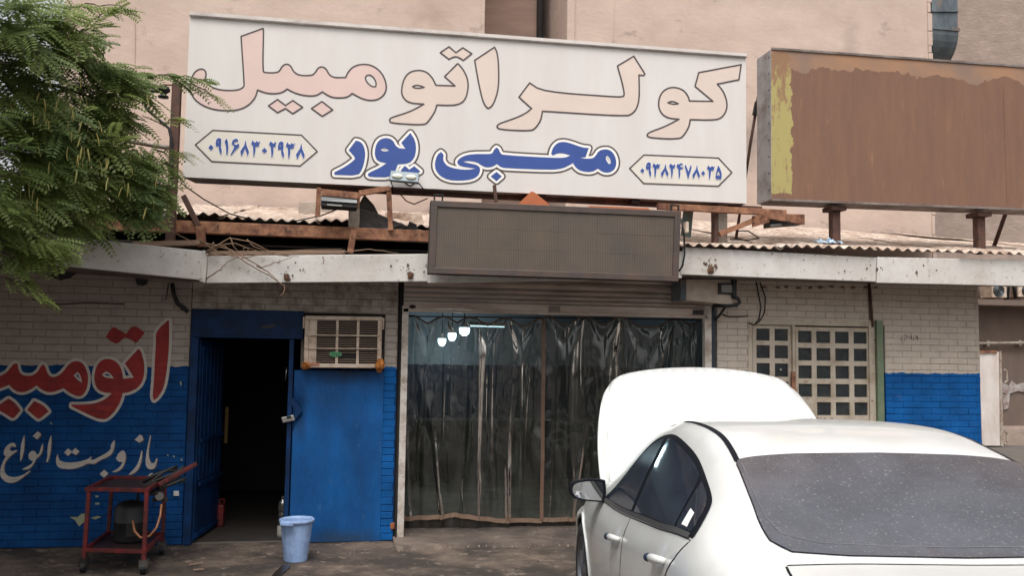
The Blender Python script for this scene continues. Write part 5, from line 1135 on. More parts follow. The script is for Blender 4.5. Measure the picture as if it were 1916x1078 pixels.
rows1 = [(187, 297), (342, 458), (503, 620), (672, 788), (838, 955), (1005, 1120), (1170, 1285)]
grid('side_light', 140, 505, 150, 2140, [(174, 296), (341, 464)], [(183, 292), (334, 452), (497, 620), (664, 780), (830, 945), (995, 1110), (1160, 1275)])
grid('door_leaf', 532, 1206, 160, 2140, [(557, 681), (724, 852), (896, 1022), (1066, 1186)], [(197, 305), (352, 467), (513, 632), (681, 800), (848, 968), (1015, 1132), (1180, 1295)], skip={(0, 4)}, y=yD_-.012)
def gbar(nm, x0, x1, y0, y1, y, m=mCreamDoor, d=.06):
    X0, X1 = at(*P5(x0, 400), y).x, at(*P5(x1, 400), y).x; Z0, Z1 = at(*P5(800, y1), y).z, at(*P5(800, y0), y).z
    mb = MB(); mb.box(X0, X1, y, y+d, max(0.005, Z0), Z1); return mb.build(nm, m, gd, bevel=.004)
gbar('frame_post', 98, 139, 100, 2200, -.01); gbar('mullion', 506, 531, 148, 2200, -.012); gbar('frame_post', 1208, 1262, 100, 2200, -.012); gbar('frame_head', 140, 1207, 95, 147, -.012)
gbar('lock_case', 497, 534, 570, 800, -.03, mRust, .03)
mb = MB()
for x_, y_ in ((620, 660), (632, 655), (735, 995), (760, 1000), (800, 998), (865, 998), (548, 740), (545, 720), (640, 815), (1255, 272), (1243, 590), (1232, 838)):
    a, b_ = P5(x_, y_); pts = [(a+R.uniform(1, 4)*math.cos(k*1.05), b_+R.uniform(.5, 1.6)*math.sin(k*1.05)) for k in range(6)]; sheet(mb, fillp(pts), yD_-.0145 if x_ < 1207 else -.0145)
mb.build('rust_spots', mRust, gd, fix=False, kind='stuff')
c = at(1461, 692, yD_-.0); mb = MB(); mb.lathe(c, [(.001, -.004), (.009, -.003), (.009, .015)], 10, 'y'); mb.build('white_dot', mWhitePaint, gd)
gpst = thing('green_post', 'faded green steel post against the right side of the paned door', 'post', at(1645, 800, -.02))
mb = MB(); X0, X1 = at(1640, 690, -.03).x, at(1652, 690, -.03).x; mb.box(X0, X1, -.05, .03, 0, at(1645, 600, -.03).z); mb.build('box_section', mGreenPost, gpst, bevel=.004)
pp2 = thing('wall_conduit', 'thin grey conduit running down to the paned door frame', 'conduit', at(1632, 610, -.02))
mb = MB(); mb.tube([at(1627, 528, -.02), at(1630, 570, -.02), at(1633, 612, -.02)], .012, 8); mb.tube([at(1624.5, 528, -.02), at(1628, 600, -.02)], .006, 6); mb.build('tube', mRustDk, pp2, smooth=True)
rod('cable', 'left of two black wires looping down above the paned door', 'cable', [at(1415, 528, -.02), at(1419, 548, -.02), at(1424, 575, -.02), at(1420, 598, -.02), at(1413, 606, -.02)], .006, mDark)
rod('cable', 'right of two black wires looping down above the paned door', 'cable', [at(1422, 528, -.025), at(1432, 556, -.025), at(1431, 585, -.025), at(1421, 602, -.025), at(1410, 608, -.02), at(1401, 604, -.02)], .006, mDark)
rod('cable', 'thin wire drooping across the bricks under the motor box', 'cable', [at(1352, 588, -.015), at(1362, 593, -.015), at(1380, 593, -.015), at(1400, 592, -.015)], .005, mDark)
# raw plaster strip of broken bricks under the right fascia
mb = MB()
for k in range(11):
    a = 1432+k*21+R.uniform(-5, 5); b_ = 537+R.uniform(-2, 2)
    pts = [(a+R.uniform(3, 8)*math.cos(q*1.05), b_+R.uniform(1.5, 4)*math.sin(q*1.05)) for q in range(6)]; sheet(mb, fillp(pts), -.0112)
mb.build('bare_brick_patch', M('bare_red_brick', lin(118, 94, 82), .95, 0, .3, 20), wr, fix=False)
# =================================================================== BUCKET
cb = atz(553, 1049); bk = thing('bucket', 'pale blue plastic bucket standing before the blue pier', 'bucket', cb)
rb, rtp, hb = .098, .132, .335
mb = MB(); n_ = 72; prof = [(rb*.98, 0), (rb, .012)]+[(rb+(rtp-rb)*k/8, .012+(hb-.03)*k/8) for k in range(1, 9)]
V = []; 
for (r_, h_) in prof:
    for k in range(n_):
        t_ = 2*math.pi*k/n_; rr_ = r_*(1-.014*(abs(math.sin(t_*9)) < .28)*(0.02 < h_ < hb-.05)); V.append((cb.x+rr_*math.cos(t_), cb.y+rr_*math.sin(t_), h_))
inn = [(rtp*.96, hb-.02), (rb*.95, .02), (.001, .02)]
for (r_, h_) in inn:
    for k in range(n_): t_ = 2*math.pi*k/n_; V.append((cb.x+r_*math.cos(t_), cb.y+r_*math.sin(t_), h_))
mm = len(prof)+len(inn)
Fc = [(i*n_+k, i*n_+(k+1) % n_, (i+1)*n_+(k+1) % n_, (i+1)*n_+k) for i in range(mm-1) if i != len(prof)-1 for k in range(n_)]
mb.add(V, Fc); mb.build('body', mBucket, bk, smooth=True, fix=False)
mb = MB(); mb.lathe((cb.x, cb.y, hb), [(rtp*.955, -.02), (rtp*.955, .004), (rtp*1.02, .006), (rtp*1.1, .002), (rtp*1.1, -.02), (rtp*1.0, -.022)], 48); mb.build('rim', mBucket, bk, smooth=True)
mb = MB(); a0 = math.radians(-118)
for s_ in (-1, 1): pass
for ang in (a0, a0+math.pi):
    d_ = Vector((math.cos(ang), math.sin(ang), 0)); e_ = Vector((-d_.y, d_.x, 0)); p_ = Vector((cb.x, cb.y, hb-.012))+d_*rtp*1.08
    mb.hexa([p_-e_*.06+Vector((0, 0, -.02)), p_+e_*.06+Vector((0, 0, -.02)), p_+e_*.06+Vector((0, 0, .014)), p_-e_*.06+Vector((0, 0, .014)), p_+d_*.035-e_*.05+Vector((0, 0, -.014)), p_+d_*.035+e_*.05+Vector((0, 0, -.014)), p_+d_*.035+e_*.05+Vector((0, 0, .012)), p_+d_*.035-e_*.05+Vector((0, 0, .012))])
mb.build('handle_lug', mBucket, bk, bevel=.004)
mb = MB(); mb.lathe((cb.x, cb.y, .11), [(.001, 0), (rb+.008, 0)], 32); mb.build('water', M('murky_water', lin(70, 74, 78), .08), bk)
# wet streak in front of the bucket
mWet = M('wet_stain', lin(44, 38, 34), .25, 0, .2, 6)
mb = MB(); q = [(530, 1056), (545, 1058), (538, 1066), (528, 1075), (520, 1090), (500, 1090), (512, 1074)]; P_ = [atz(a, b_, .006) for a, b_ in q]
for i in range(1, len(P_)-1): mb.add([P_[0], P_[i], P_[i+1]], [(0, 1, 2)])
mb.build('wet_patch', mWet, kind='structure', fix=True)
# flattened wood scraps on the ground by the trolley
sc_ = 0
for (a, b_, ang, ln, lab) in ((366, 1058, .35, .10, 'longer splinter of wood on the concrete right of the trolley'), (372, 1069, -.1, .08, 'short flat splinter on the concrete nearest the camera')):
    c = atz(a, b_); mb = MB(); d_ = Vector((math.cos(ang), math.sin(ang), 0))*ln/2; mb.bar(c-d_+Vector((0, 0, .008)), c+d_+Vector((0, 0, .012)), .02, .008); tag(mb.build('wood_splinter', mWood), lab, 'splinter')
# =================================================================== RED TROLLEY
fl, frr = atz(156, 1072), atz(268, 1075); b1 = atz(305, 1037)
yv = (b1-frr); yv = Vector((.0, .70, 0)); xv = frr-fl
tr_ = thing('trolley', 'red angle iron service trolley on castors before the lettered wall', 'trolley', (fl+frr)/2)
zt_ = at(157, 916, fl.y).z; zs_ = at(160, 1030, fl.y).z
corners = [fl, frr, frr+yv, fl+yv]
for i, p_ in enumerate(corners):
    mb = MB(); q_ = Vector((p_.x, p_.y, .11)); mb.bar(q_, Vector((p_.x+(.012 if i in (0, 3) else 0), p_.y, zt_-.016)), .03, .03); mb.build('leg', mRed, tr_, bevel=.003)
    cp = Vector((p_.x, p_.y, .045)); mb = MB(); mb.lathe(cp, [(.001, -.018), (.045, -.016), (.045, .016), (.001, .018)], 18, 'x'); w_ = mb.build('castor', mBlack, tr_, smooth=False)
    mb = MB(); mb.hexa([cp+Vector(v) for v in ((-.028, -.03, 0), (.028, -.03, 0), (.03, -.04, .065), (-.03, -.04, .065), (-.028, .03, 0), (.028, .03, 0), (.03, .04, .065), (-.03, .04, .065))]); mb.build('fork', mChrome if i in (1, 2) else mDark, w_)
for zz, nm in ((zt_, 'top'), (zs_, 'shelf')):
    for i in range(4):
        a, b_ = corners[i], corners[(i+1) % 4]; d_ = (b_-a).normalized()*.016
        mb = MB(); mb.bar(Vector((a.x, a.y, zz))+d_*(-1 if i % 2 == 0 else 1), Vector((b_.x, b_.y, zz))-d_*(-1 if i % 2 == 0 else 1), .03, .03); mb.build(nm+'_rail', mRed, tr_, bevel=.003)
    a, c_ = corners[0], corners[2]; mb = MB(); mb.box(a.x+.015, c_.x-.015, a.y+.015, c_.y-.015, zz-.012, zz-.006); mb.build(nm+'_tray', M('oily_sheet', lin(50, 34, 32), .5, .2, .3, 8), tr_)
# pump / compressor on shelf
cc = Vector(((fl.x+frr.x)/2+.02, fl.y+.36, zs_)); cy = thing('compressor', 'black oily compressor drum on the lower shelf of the red trolley', 'compressor', cc)
mb = MB(); mb.lathe((cc.x, cc.y, zs_-.005), [(.001, 0), (.125, 0), (.13, .02), (.13, .15), (.134, .155), (.134, .165), (.13, .17), (.128, .27), (.10, .31), (.05, .325), (.001, .33)], 28); mb.build('drum', mBlack, cy, smooth=True)
mb = MB(); mb.box(cc.x+.0, cc.x+.08, cc.y-.16, cc.y-.10, zs_+.05, zs_+.15); mb.build('terminal_box', mDark, cy, bevel=.006)
mb = MB(); mb.tube([cc+Vector((.06, -.05, .3)), cc+Vector((.06, -.06, .40)), cc+Vector((.0, -.06, .42))], .012, 8); mb.build('handle', mBlack, cy, smooth=True)
# gauge set, hoses and red pole lying over the trolley's right corner
gs = thing('gauge_set', 'grimy manifold gauge hung with black hoses on the trolley corner', 'gauge set', at(300, 925, fl.y+.3))
c = at(299, 929, fl.y+.2)
mb = MB(); mb.lathe(c, [(.001, -.02), (.032, -.02), (.036, -.012), (.036, .02)], 20, 'y'); mb.build('dial', mChrome, gs, smooth=False)
mb = MB(); mb.bar(c+Vector((-.06, .02, -.03)), c+Vector((.06, .02, -.03)), .03, .03); mb.build('manifold', mDark, gs, bevel=.005)
r = random.Random(11)
for k in range(11):
    a = at(258+r.uniform(0, 30), 915+r.uniform(-14, 8), fl.y+.25); e = at(352-r.uniform(0, 26), 878+r.uniform(-8, 26), fl.y+.35); mid = (a+e)/2+Vector((r.uniform(-.05, .05), r.uniform(-.05, .05), r.uniform(-.10, .09)))
    pts = [a.lerp(mid, t_/5).lerp(mid.lerp(e, t_/5), t_/5) for t_ in range(6)]; mb = MB(); mb.tube(pts, .013, 8); mb.build('hose', mBlack, gs, smooth=True)
mb = MB(); mb.tube([at(302, 945, fl.y+.2), at(300, 965, fl.y+.15), at(293, 988, fl.y+.12), at(280, 1004, fl.y+.1), at(263, 1007, fl.y+.1), at(252, 995, fl.y+.15), at(248, 975, fl.y+.2)], .009, 8); mb.build('copper_hose', mBrass, gs, smooth=True)
rp_ = thing('red_lever', 'red flat lever resting across the hoses on the trolley', 'lever', at(300, 905, fl.y+.2))
mb = MB(); mb.bar(at(296, 908, fl.y+.16), at(368, 868, fl.y+.3), .03, .035); mb.build('blade', mRed, rp_, bevel=.006)
tag(MB().tube([at(262, 916, fl.y+.2), at(285, 905, fl.y+.24), at(310, 912, fl.y+.26), at(300, 925, fl.y+.2), at(272, 922, fl.y+.18)], .02, 8).build('cloth_bundle', mDark, smooth=True), 'dark oily rag bundled on the right end of the trolley top', 'rag')
# =================================================================== CAR
def pchip(xk, yk):
    xk = np.array(xk, float); yk = np.array(yk, float); h = np.diff(xk); d = np.diff(yk)/h; n_ = len(xk); m = np.zeros(n_)
    for i in range(1, n_-1):
        if d[i-1]*d[i] > 0:
            w1, w2 = 2*h[i]+h[i-1], h[i]+2*h[i-1]; m[i] = (w1+w2)/(w1/d[i-1]+w2/d[i])
    m[0], m[-1] = d[0], d[-1]
    def f(x):
        i = int(np.clip(np.searchsorted(xk, x)-1, 0, n_-2)); t_ = (x-xk[i])/h[i]; t2, t3 = t_*t_, t_**3
        return (2*t3-3*t2+1)*yk[i]+(t3-2*t2+t_)*h[i]*m[i]+(-2*t3+3*t2)*yk[i+1]+(t3-t2)*h[i]*m[i+1]
    return f
def cv(*kv): return pchip([a for a, _ in kv], [b_ for _, b_ in kv])
zc_ = cv((0, .55), (.08, .68), (.5, .81), (1.0, .92), (1.25, .97), (1.4, 1.045), (1.7, 1.245), (2.05, 1.385), (2.4, 1.424), (2.75, 1.428), (3.05, 1.402), (3.22, 1.372), (3.29, 1.350), (3.36, 1.320), (3.6, 1.214), (3.85, 1.103), (3.93, 1.069), (4.0, 1.058), (4.2, 1.053), (4.42, 1.045), (4.5, 1.0), (4.56, .9))
zr_ = cv((0, .52), (.1, .655), (.5, .79), (1.0, .865), (1.2, .905), (1.5, 1.05), (1.9, 1.26), (2.2, 1.345), (2.55, 1.384), (2.9, 1.366), (3.2, 1.312), (3.5, 1.218), (3.8, 1.095), (4.0, 1.04), (4.2, 1.015), (4.42, 1.0), (4.56, .84))
wr_ = cv((0, .42), (.1, .56), (.5, .70), (1.0, .77), (1.2, .775), (1.5, .715), (1.9, .645), (2.2, .615), (2.6, .605), (3.0, .60), (3.3, .62), (3.6, .66), (3.9, .70), (4.1, .70), (4.4, .64), (4.56, .55))
zb_ = cv((0, .50), (.1, .60), (.3, .68), (.8, .80), (1.2, .865), (2, .905), (3, .998), (3.6, 1.052), (4.1, 1.0), (4.42, .965), (4.56, .80))
wb_ = cv((0, .50), (.1, .63), (.3, .74), (.7, .81), (1.2, .835), (2, .83), (3, .83), (3.6, .815), (4.1, .765), (4.42, .69), (4.56, .6))
wm_ = cv((0, .58), (.1, .71), (.3, .81), (.7, .885), (1.2, .89), (3.2, .89), (3.8, .882), (4.2, .835), (4.45, .75), (4.56, .66))
_sec = {}
def section(X):
    k = round(X, 4)
    if k in _sec: return _sec[k]
    zc, zr, wr_x, zb, wb, wm = zc_(X), zr_(X), wr_(X), zb_(X), wb_(X), wm_(X)
    zr = max(zr, zb+.006)
    P_ = [(wm-.10, .19), (wm-.035, .24), (wm-.012, .42), (wm, .64), (wm-.012, zb-.13), (wb, zb), ((wb*.5+wr_x*.5)+.016*min(1, (zr-zb)/.2), zb*.5+zr*.5), (wr_x, zr), (wr_x-.062, zr+min(.03, .55*max(.002, zc-zr))), (wr_x*.5, zr+(zc-zr)*.83+.004), (0, zc)]
    idx = list(range(11)); _sec[k] = (pchip(idx, [p[0] for p in P_]), pchip(idx, [p[1] for p in P_])); return _sec[k]
def S(X, T):
    s_ = -1 if T <= 10 else 1; t_ = T if T <= 10 else 20-T
    fy, fz = section(X); y, z = fy(t_), fz(t_)
    if X < 1.25: z += .012*max(0, min(1, (t_-7.3)/.4))*min(1, (1.25-X)/.2) if t_ > 7.3 else 0
    return Vector((X, s_*y, z))
def SN(X, T):
    e = .012; a = S(min(4.55, X+e), T)-S(max(.005, X-e), T); b_ = S(X, min(20, T+.05))-S(X, max(0, T-.05)); n_ = a.cross(b_)
    n_ = n_.normalized() if n_.length > 1e-9 else Vector((0, 0, 1))
    q = S(X, T)
    return n_ if n_.dot(Vector((0, q.y, q.z-.55))) > 0 else -n_
mWhiteCar = M('white_car_paint', lin(211, 213, 212), .32, 0, .05, 2, dirt=lin(196, 195, 190), amt=.22, dscale=2.5, dsharp=.25, coat=.6, spec=.5)
mTrim = M('black_car_trim', lin(24, 27, 33), .6, 0, .1, 10, spec=.06)
mSideG = M('tinted_side_glass', lin(34, 40, 52), .07, 0, .25, 3, spec=.6, dirt=lin(52, 58, 70), amt=.3, dscale=2.5, dsharp=.2, stretch=(1, 1, 2))
mRearG = M('dusty_rear_glass', lin(54, 55, 61), .15, 0, .2, 3, spec=1, dirt=lin(84, 85, 92), amt=.36, dscale=2.2, dsharp=.2, dirt2=lin(132, 130, 126), amt2=.03, d2scale=90)
mTyre = M('tyre_rubber', lin(34, 33, 34), .85, 0, .15, 20)
mAlloy = M('dark_alloy', lin(120, 122, 128), .35, .7, .1, 9)
mTail = M('tail_lamp_red', lin(150, 22, 22), .15, 0, .05, 6, coat=1)
CX, CY, TH = 2.50, -1.995, .1249
car = thing('parked_car', 'white sedan with raised hood parked facing the shutter', 'car', (CX, CY, 0), local=True, rotz=math.atan2(-math.cos(TH), -math.sin(TH)))
WX = (.88, 3.58); RW = .325
Xs = sorted(set([0.0, .02, .05]+[round(.08+i*.03, 4) for i in range(147)]+[4.5, 4.525, 4.545, 4.56])); Xs = [x for x in Xs if x <= 4.56]
Ts = [i/6 for i in range(121)]
V = []; idx = {}
for i, X in enumerate(Xs):
    for j, T in enumerate(Ts):
        p = S(X, T); t_ = T if T <= 10 else 20-T
        if t_ < 4.6:                                     # snap to the wheel arch circle
            for wx in WX:
                d_ = Vector((p.x-wx, 0, p.z-RW)); L_ = d_.length
                if .335 < L_ < .395 and p.z > .2: p = Vector((wx+d_.x/L_*.365, p.y, RW+d_.z/L_*.365))
        V.append(p); 
nT = len(Ts); Fc = []
for i in range(len(Xs)-1):
    for j in range(nT-1):
        q = (i*nT+j, i*nT+j+1, (i+1)*nT+j+1, (i+1)*nT+j); c = (V[q[0]]+V[q[1]]+V[q[2]]+V[q[3]])/4; tm = (Ts[j]+Ts[j+1])/2; tm = tm if tm <= 10 else 20-tm
        if tm < 4.6 and any((c.x-wx)**2+(c.z-RW)**2 < .362**2 for wx in WX): continue
        if .4 < c.x < 1.17 and tm > 6.6: continue       # engine bay opening
        Fc.append(q)
mb = MB(); mb.add(V, Fc+[tuple(range(nT)), tuple((len(Xs)-1)*nT+j for j in range(nT))]); body = mb.build('body', mWhiteCar, car, smooth=True, origin=Vector((0, 0, 0)))
def patch(nm, outline, off, m, parent=None, step=(.05, .12), build=True):
    """piece of the body surface inside an outline given in (X, T)"""
    o = []
    for i in range(len(outline)):
        a, b_ = outline[i], outline[(i+1) % len(outline)]
        n_ = max(1, int(max(abs(b_[0]-a[0])/step[0], abs(b_[1]-a[1])/step[1])))
        o += [(a[0]+(b_[0]-a[0])*k/n_, a[1]+(b_[1]-a[1])*k/n_) for k in range(n_)]
    o = ccw(o); vs = [Vector(p) for p in o]; n0 = len(vs)
    x0_, x1_ = min(p[0] for p in o), max(p[0] for p in o); t0_, t1_ = min(p[1] for p in o), max(p[1] for p in o)
    x = x0_+step[0]
    while x < x1_:
        t_ = t0_+step[1]
        while t_ < t1_: vs.append(Vector((x, t_))); t_ += step[1]
        x += step[0]
    r_ = delaunay_2d_cdt(vs, [], [list(range(n0))], 0, 1e-4, True)
    mb = MB(); mb.add([S(p.x, p.y)+SN(p.x, p.y)*off for p in r_[0]], [tuple(f) for f, og in zip(r_[2], r_[5]) if og])
    return mb.build(nm, m, parent or car, smooth=True, fix=True) if build else mb
def ribbon(nm, line, wd, off, m, parent=None, closed=False, n_=40):
    pts = []
    L_ = line+[line[0]] if closed else line
    for a, b_ in zip(L_[:-1], L_[1:]):
        k_ = max(2, int(max(abs(b_[0]-a[0])/.04, abs(b_[1]-a[1])/.12)))
        pts += [(a[0]+(b_[0]-a[0])*k/k_, a[1]+(b_[1]-a[1])*k/k_) for k in range(k_)]
    if not closed: pts.append(L_[-1])
    P_ = [S(*p)+SN(*p)*off for p in pts]; Nn = [SN(*p) for p in pts]; V_ = []; m_ = len(P_)
    for i in range(m_):
        d_ = (P_[(i+1) % m_]-P_[i-1]) if closed else (P_[min(i+1, m_-1)]-P_[max(i-1, 0)])
        s_ = d_.cross(Nn[i]).normalized()*wd/2; V_ += [P_[i]-s_, P_[i]+s_]
    mb = MB(); mb.add(V_, [(2*i, 2*i+1, (2*i+3) % (2*m_), (2*i+2) % (2*m_)) for i in range(m_ if closed else m_-1)]); return mb.build(nm, m, parent or car, smooth=True, fix=False)
def mir(o): return [(x, 20-t_) for x, t_ in o]
fdoor = [(1.43, .9), (1.40, 2.2), (1.40, 3.6), (1.415, 4.9), (2.40, 4.93), (2.425, 3.5), (2.42, .9)]
rdoor = [(2.43, .9), (2.435, 3.5), (2.41, 4.93), (3.55, 4.93), (3.48, 4.3), (3.36, 3.7), (3.2, 3.0), (3.13, 2.2), (3.11, .9)]
window = [(1.50, 5.04), (1.62, 5.45), (1.76, 5.85), (1.93, 6.38), (2.13, 6.68), (2.39, 6.74), (2.79, 6.64), (3.09, 6.53), (3.30, 6.43), (3.43, 6.37), (3.48, 6.25), (3.525, 5.84), (3.565, 5.25), (3.56, 5.04), (2.42, 5.03)]
for side in (0, 1):
    f = mir if side else (lambda o: o)
    for nm, o in (('door', fdoor), ('door', rdoor)):
        ribbon('door_gap', f(o), .009, .0006, mTrim, closed=True)
        d_ = patch(nm, f([(x+(.0028 if x < 2 or (x < 3 and nm and o is rdoor and x < 2.5) else -.0028), t_) for x, t_ in o]), .0022, mWhiteCar)
        hx_, ht_ = ((2.27, 4.05) if o is fdoor else (3.30, 4.12))
        # handle: recess shade painted as a grey disc, grip and dark lock cap
        g_ = [(hx_-.0+.052*math.cos(k*.449), ht_+.10+.40*math.sin(k*.449)) for k in range(14)]; patch('handle_bowl_shade', f(g_), .0026, M('bowl_shade', lin(190, 192, 194), .45) if 'bowl_shade' not in bpy.data.materials else bpy.data.materials['bowl_shade'], d_, step=(.02, .08))
        a, b_ = f([(hx_-.115, ht_-.03), (hx_+.085, ht_+.03)]); pa, pb = S(*a), S(*b_); na = SN(*a)
        pts = [pa+na*.006, pa.lerp(pb, .15)+na*.03, pa.lerp(pb, .5)+na*.036, pa.lerp(pb, .85)+na*.03, pb+na*.006]
        mb = MB(); mb.tube(pts, [.011, .016, .018, .016, .011], 10); mb.build('handle', mWhiteCar, d_, smooth=True)
        mb = MB(); mb.tube([pa.lerp(pb, .0)+na*.022, pa.lerp(pb, .34)+na*.046], [.015, .018], 8); mb.build('lock_cap', M('lock_cap_dark', lin(58, 66, 84), .2, .4) if 'lock_cap_dark' not in bpy.data.materials else bpy.data.materials['lock_cap_dark'], d_, smooth=True)
    fr_o = f(smoothp(window, 2)); patch('window_frame', fr_o, .003, mTrim, step=(.05, .1))
    # panes inside the frame
    pane1 = [(1.60, 5.13), (1.78, 5.74), (1.95, 6.29), (2.14, 6.57), (2.365, 6.63), (2.37, 5.13)]
    pane2 = [(2.44, 5.13), (2.44, 6.63), (2.79, 6.53), (3.09, 6.42), (3.215, 6.36), (3.285, 5.13)]
    pane3 = [(3.31, 5.13), (3.24, 6.35), (3.31, 6.32), (3.43, 6.24), (3.48, 5.84), (3.52, 5.2)]
    for o in (pane1, pane2, pane3): patch('side_window', f(smoothp(o, 2)), .0055, mSideG, step=(.05, .1))
    ribbon('belt_moulding', f([(1.42, 5.04), (2.0, 5.05), (2.6, 5.05), (3.53, 5.05)]), .022, .0095, M('belt_trim', lin(78, 76, 76), .35, .3) if 'belt_trim' not in bpy.data.materials else bpy.data.materials['belt_trim'])
    ribbon('roof_moulding', f([(1.80, 7.95), (2.1, 7.95), (2.6, 7.93), (2.95, 7.9), (3.31, 7.84)]), .022, .003, mTrim)
    patch('tail_lamp', f([(4.22, 3.9), (4.2, 4.5), (4.28, 4.85), (4.46, 4.8), (4.53, 4.2), (4.5, 3.8), (4.4, 3.6)]), .004, mTail)
    ribbon('trunk_gap', f([(3.995, 8.12), (4.15, 7.92), (4.3, 7.85), (4.47, 7.8)]), .008, .002, mTrim)
    ribbon('bumper_gap', f([(4.5, 3.2), (4.3, 3.1), (4.0, 3.1), (3.93, 2.6)]), .006, .001, mTrim)
    ribbon('fender_gap', f([(1.22, 5.45), (.9, 5.5), (.6, 5.52), (.3, 5.5), (.14, 5.4)]), .007, .001, mTrim)
    patch('headlamp', f([(.10, 4.4), (.2, 5.0), (.45, 5.15), (.52, 4.8), (.35, 4.3), (.16, 4.1)]), .004, M('headlamp_glass', lin(190, 195, 200), .08, .3) if 'headlamp_glass' not in bpy.data.materials else bpy.data.materials['headlamp_glass'])
    if not side: patch('window_sticker', [(3.37, 5.26), (3.45, 5.26), (3.415, 5.74), (3.345, 5.76)], .008, M('white_sticker', lin(228, 228, 228), .5), step=(.03, .1))
rg = [(3.305, 10), (3.305, 9.2), (3.30, 8.3), (3.305, 7.86), (3.34, 7.76), (3.5, 7.85), (3.70, 7.98), (3.83, 8.12), (3.895, 8.35), (3.925, 8.9), (3.935, 10)]
rgo = rg+[(x, 20-t_) for x, t_ in rg[1:-1]][::-1]
patch('rear_window', rgo, .004, mRearG, step=(.05, .15)); ribbon('rear_window_seal', rgo, .009, .003, mTrim, closed=True)
# printed band and heater line along the glass edge
ribbon('glass_edge_line', [(3.34, 7.98), (3.5, 8.03), (3.70, 8.16), (3.80, 8.32), (3.86, 8.7), (3.875, 9.4), (3.88, 10), (3.875, 10.6), (3.86, 11.3), (3.80, 11.68), (3.70, 11.84), (3.5, 11.97), (3.34, 12.02)], .004, .0052, M('glass_line', lin(96, 96, 100), .4))
wsx = [(1.30, 10), (1.31, 9), (1.345, 8.2), (1.42, 7.5), (1.7, 7.75), (1.95, 8.0), (1.99, 9), (2.0, 10)]
wso = wsx+[(x, 20-t_) for x, t_ in wsx[1:-1]][::-1]
patch('windshield', wso, .004, mSideG, step=(.05, .15))
ribbon('trunk_gap', [(3.985, 8.15), (3.99, 9), (3.995, 10), (3.99, 11), (3.985, 11.85)], .007, .002, mTrim)
ribbon('trunk_gap', [(4.47, 7.8), (4.49, 8.6), (4.495, 10), (4.49, 11.4), (4.47, 12.2)], .007, .002, mTrim)
# shark fin, wheels and arches
for wx in WX:
    for sgn in (-1, 1):
        c = Vector((wx, sgn*.775, RW))
        w_ = None
        mb = MB(); mb.lathe(c, [(.215, -.10), (.24, -.108), (.30, -.107), (.322, -.085), (.325, 0), (.322, .085), (.30, .107), (.24, .108), (.215, .10)], 40, 'y'); ty = mb.build('wheel', mTyre, car, smooth=True)
        o_ = sgn*.085
        mb = MB(); mb.lathe(c+Vector((0, o_, 0)), [(.218, sgn*.02), (.213, sgn*.012), (.205, -sgn*.02), (.195, -sgn*.12)], 40, 'y'); mb.build('rim', mAlloy, ty, smooth=True)
        mb = MB()
        for k in range(5):
            a = k*2*math.pi/5+.3
            for da in (-.13, .13):
                d0 = Vector((math.cos(a), 0, math.sin(a)))*.05; d1 = Vector((math.cos(a+da), 0, math.sin(a+da)))*.205; mb.bar(c+Vector((0, o_+sgn*.004, 0))+d0, c+Vector((0, o_-sgn*.004, 0))+d1, .024, .022, up=(0, 1, 0))
        mb.build('spokes', mAlloy, ty)
        mb = MB(); mb.lathe(c+Vector((0, o_+sgn*.012, 0)), [(.001, sgn*.012), (.03, sgn*.01), (.055, -sgn*.01)], 20, 'y'); mb.build('hub_cap', mAlloy, ty, smooth=True)
        mb = MB(); mb.lathe(c-Vector((0, sgn*.05, 0)), [(.001, 0), (.20, 0)], 28, 'y'); mb.build('brake_disc', mDark, ty)
        # arch lip and dark liner
        pts = []
        for k in range(31):
            a = math.radians(-18+216*k/30); x_, z_ = wx+.366*math.cos(a), RW+.366*math.sin(a)
            fy, fz = section(min(4.55, max(.01, x_))); tt = np.linspace(0, 5, 60); zz = [fz(q) for q in tt]; yy = float(np.interp(z_, zz, [fy(q) for q in tt])); pts.append(Vector((x_, sgn*(yy+.001), max(.18, z_))))
        mb = MB(); mb.tube(pts, .010, 6); mb.build('arch_lip', mWhiteCar, car, smooth=True)
        mb = MB(); V_ = []
        for p in pts: V_ += [p, Vector((p.x, sgn*.5, p.z))]
        mb.add(V_+[Vector((wx, sgn*.5, RW))], [(2*i, 2*i+1, 2*i+3, 2*i+2) for i in range(30)]+[(2*i+1, 62, 2*i+3) for i in range(30)]); mb.build('wheel_liner', mDark, car, fix=False)
mb = MB(); mb.box(.25, 4.35, -.76, .76, .20, .26); mb.build('underbody', mDark, car)
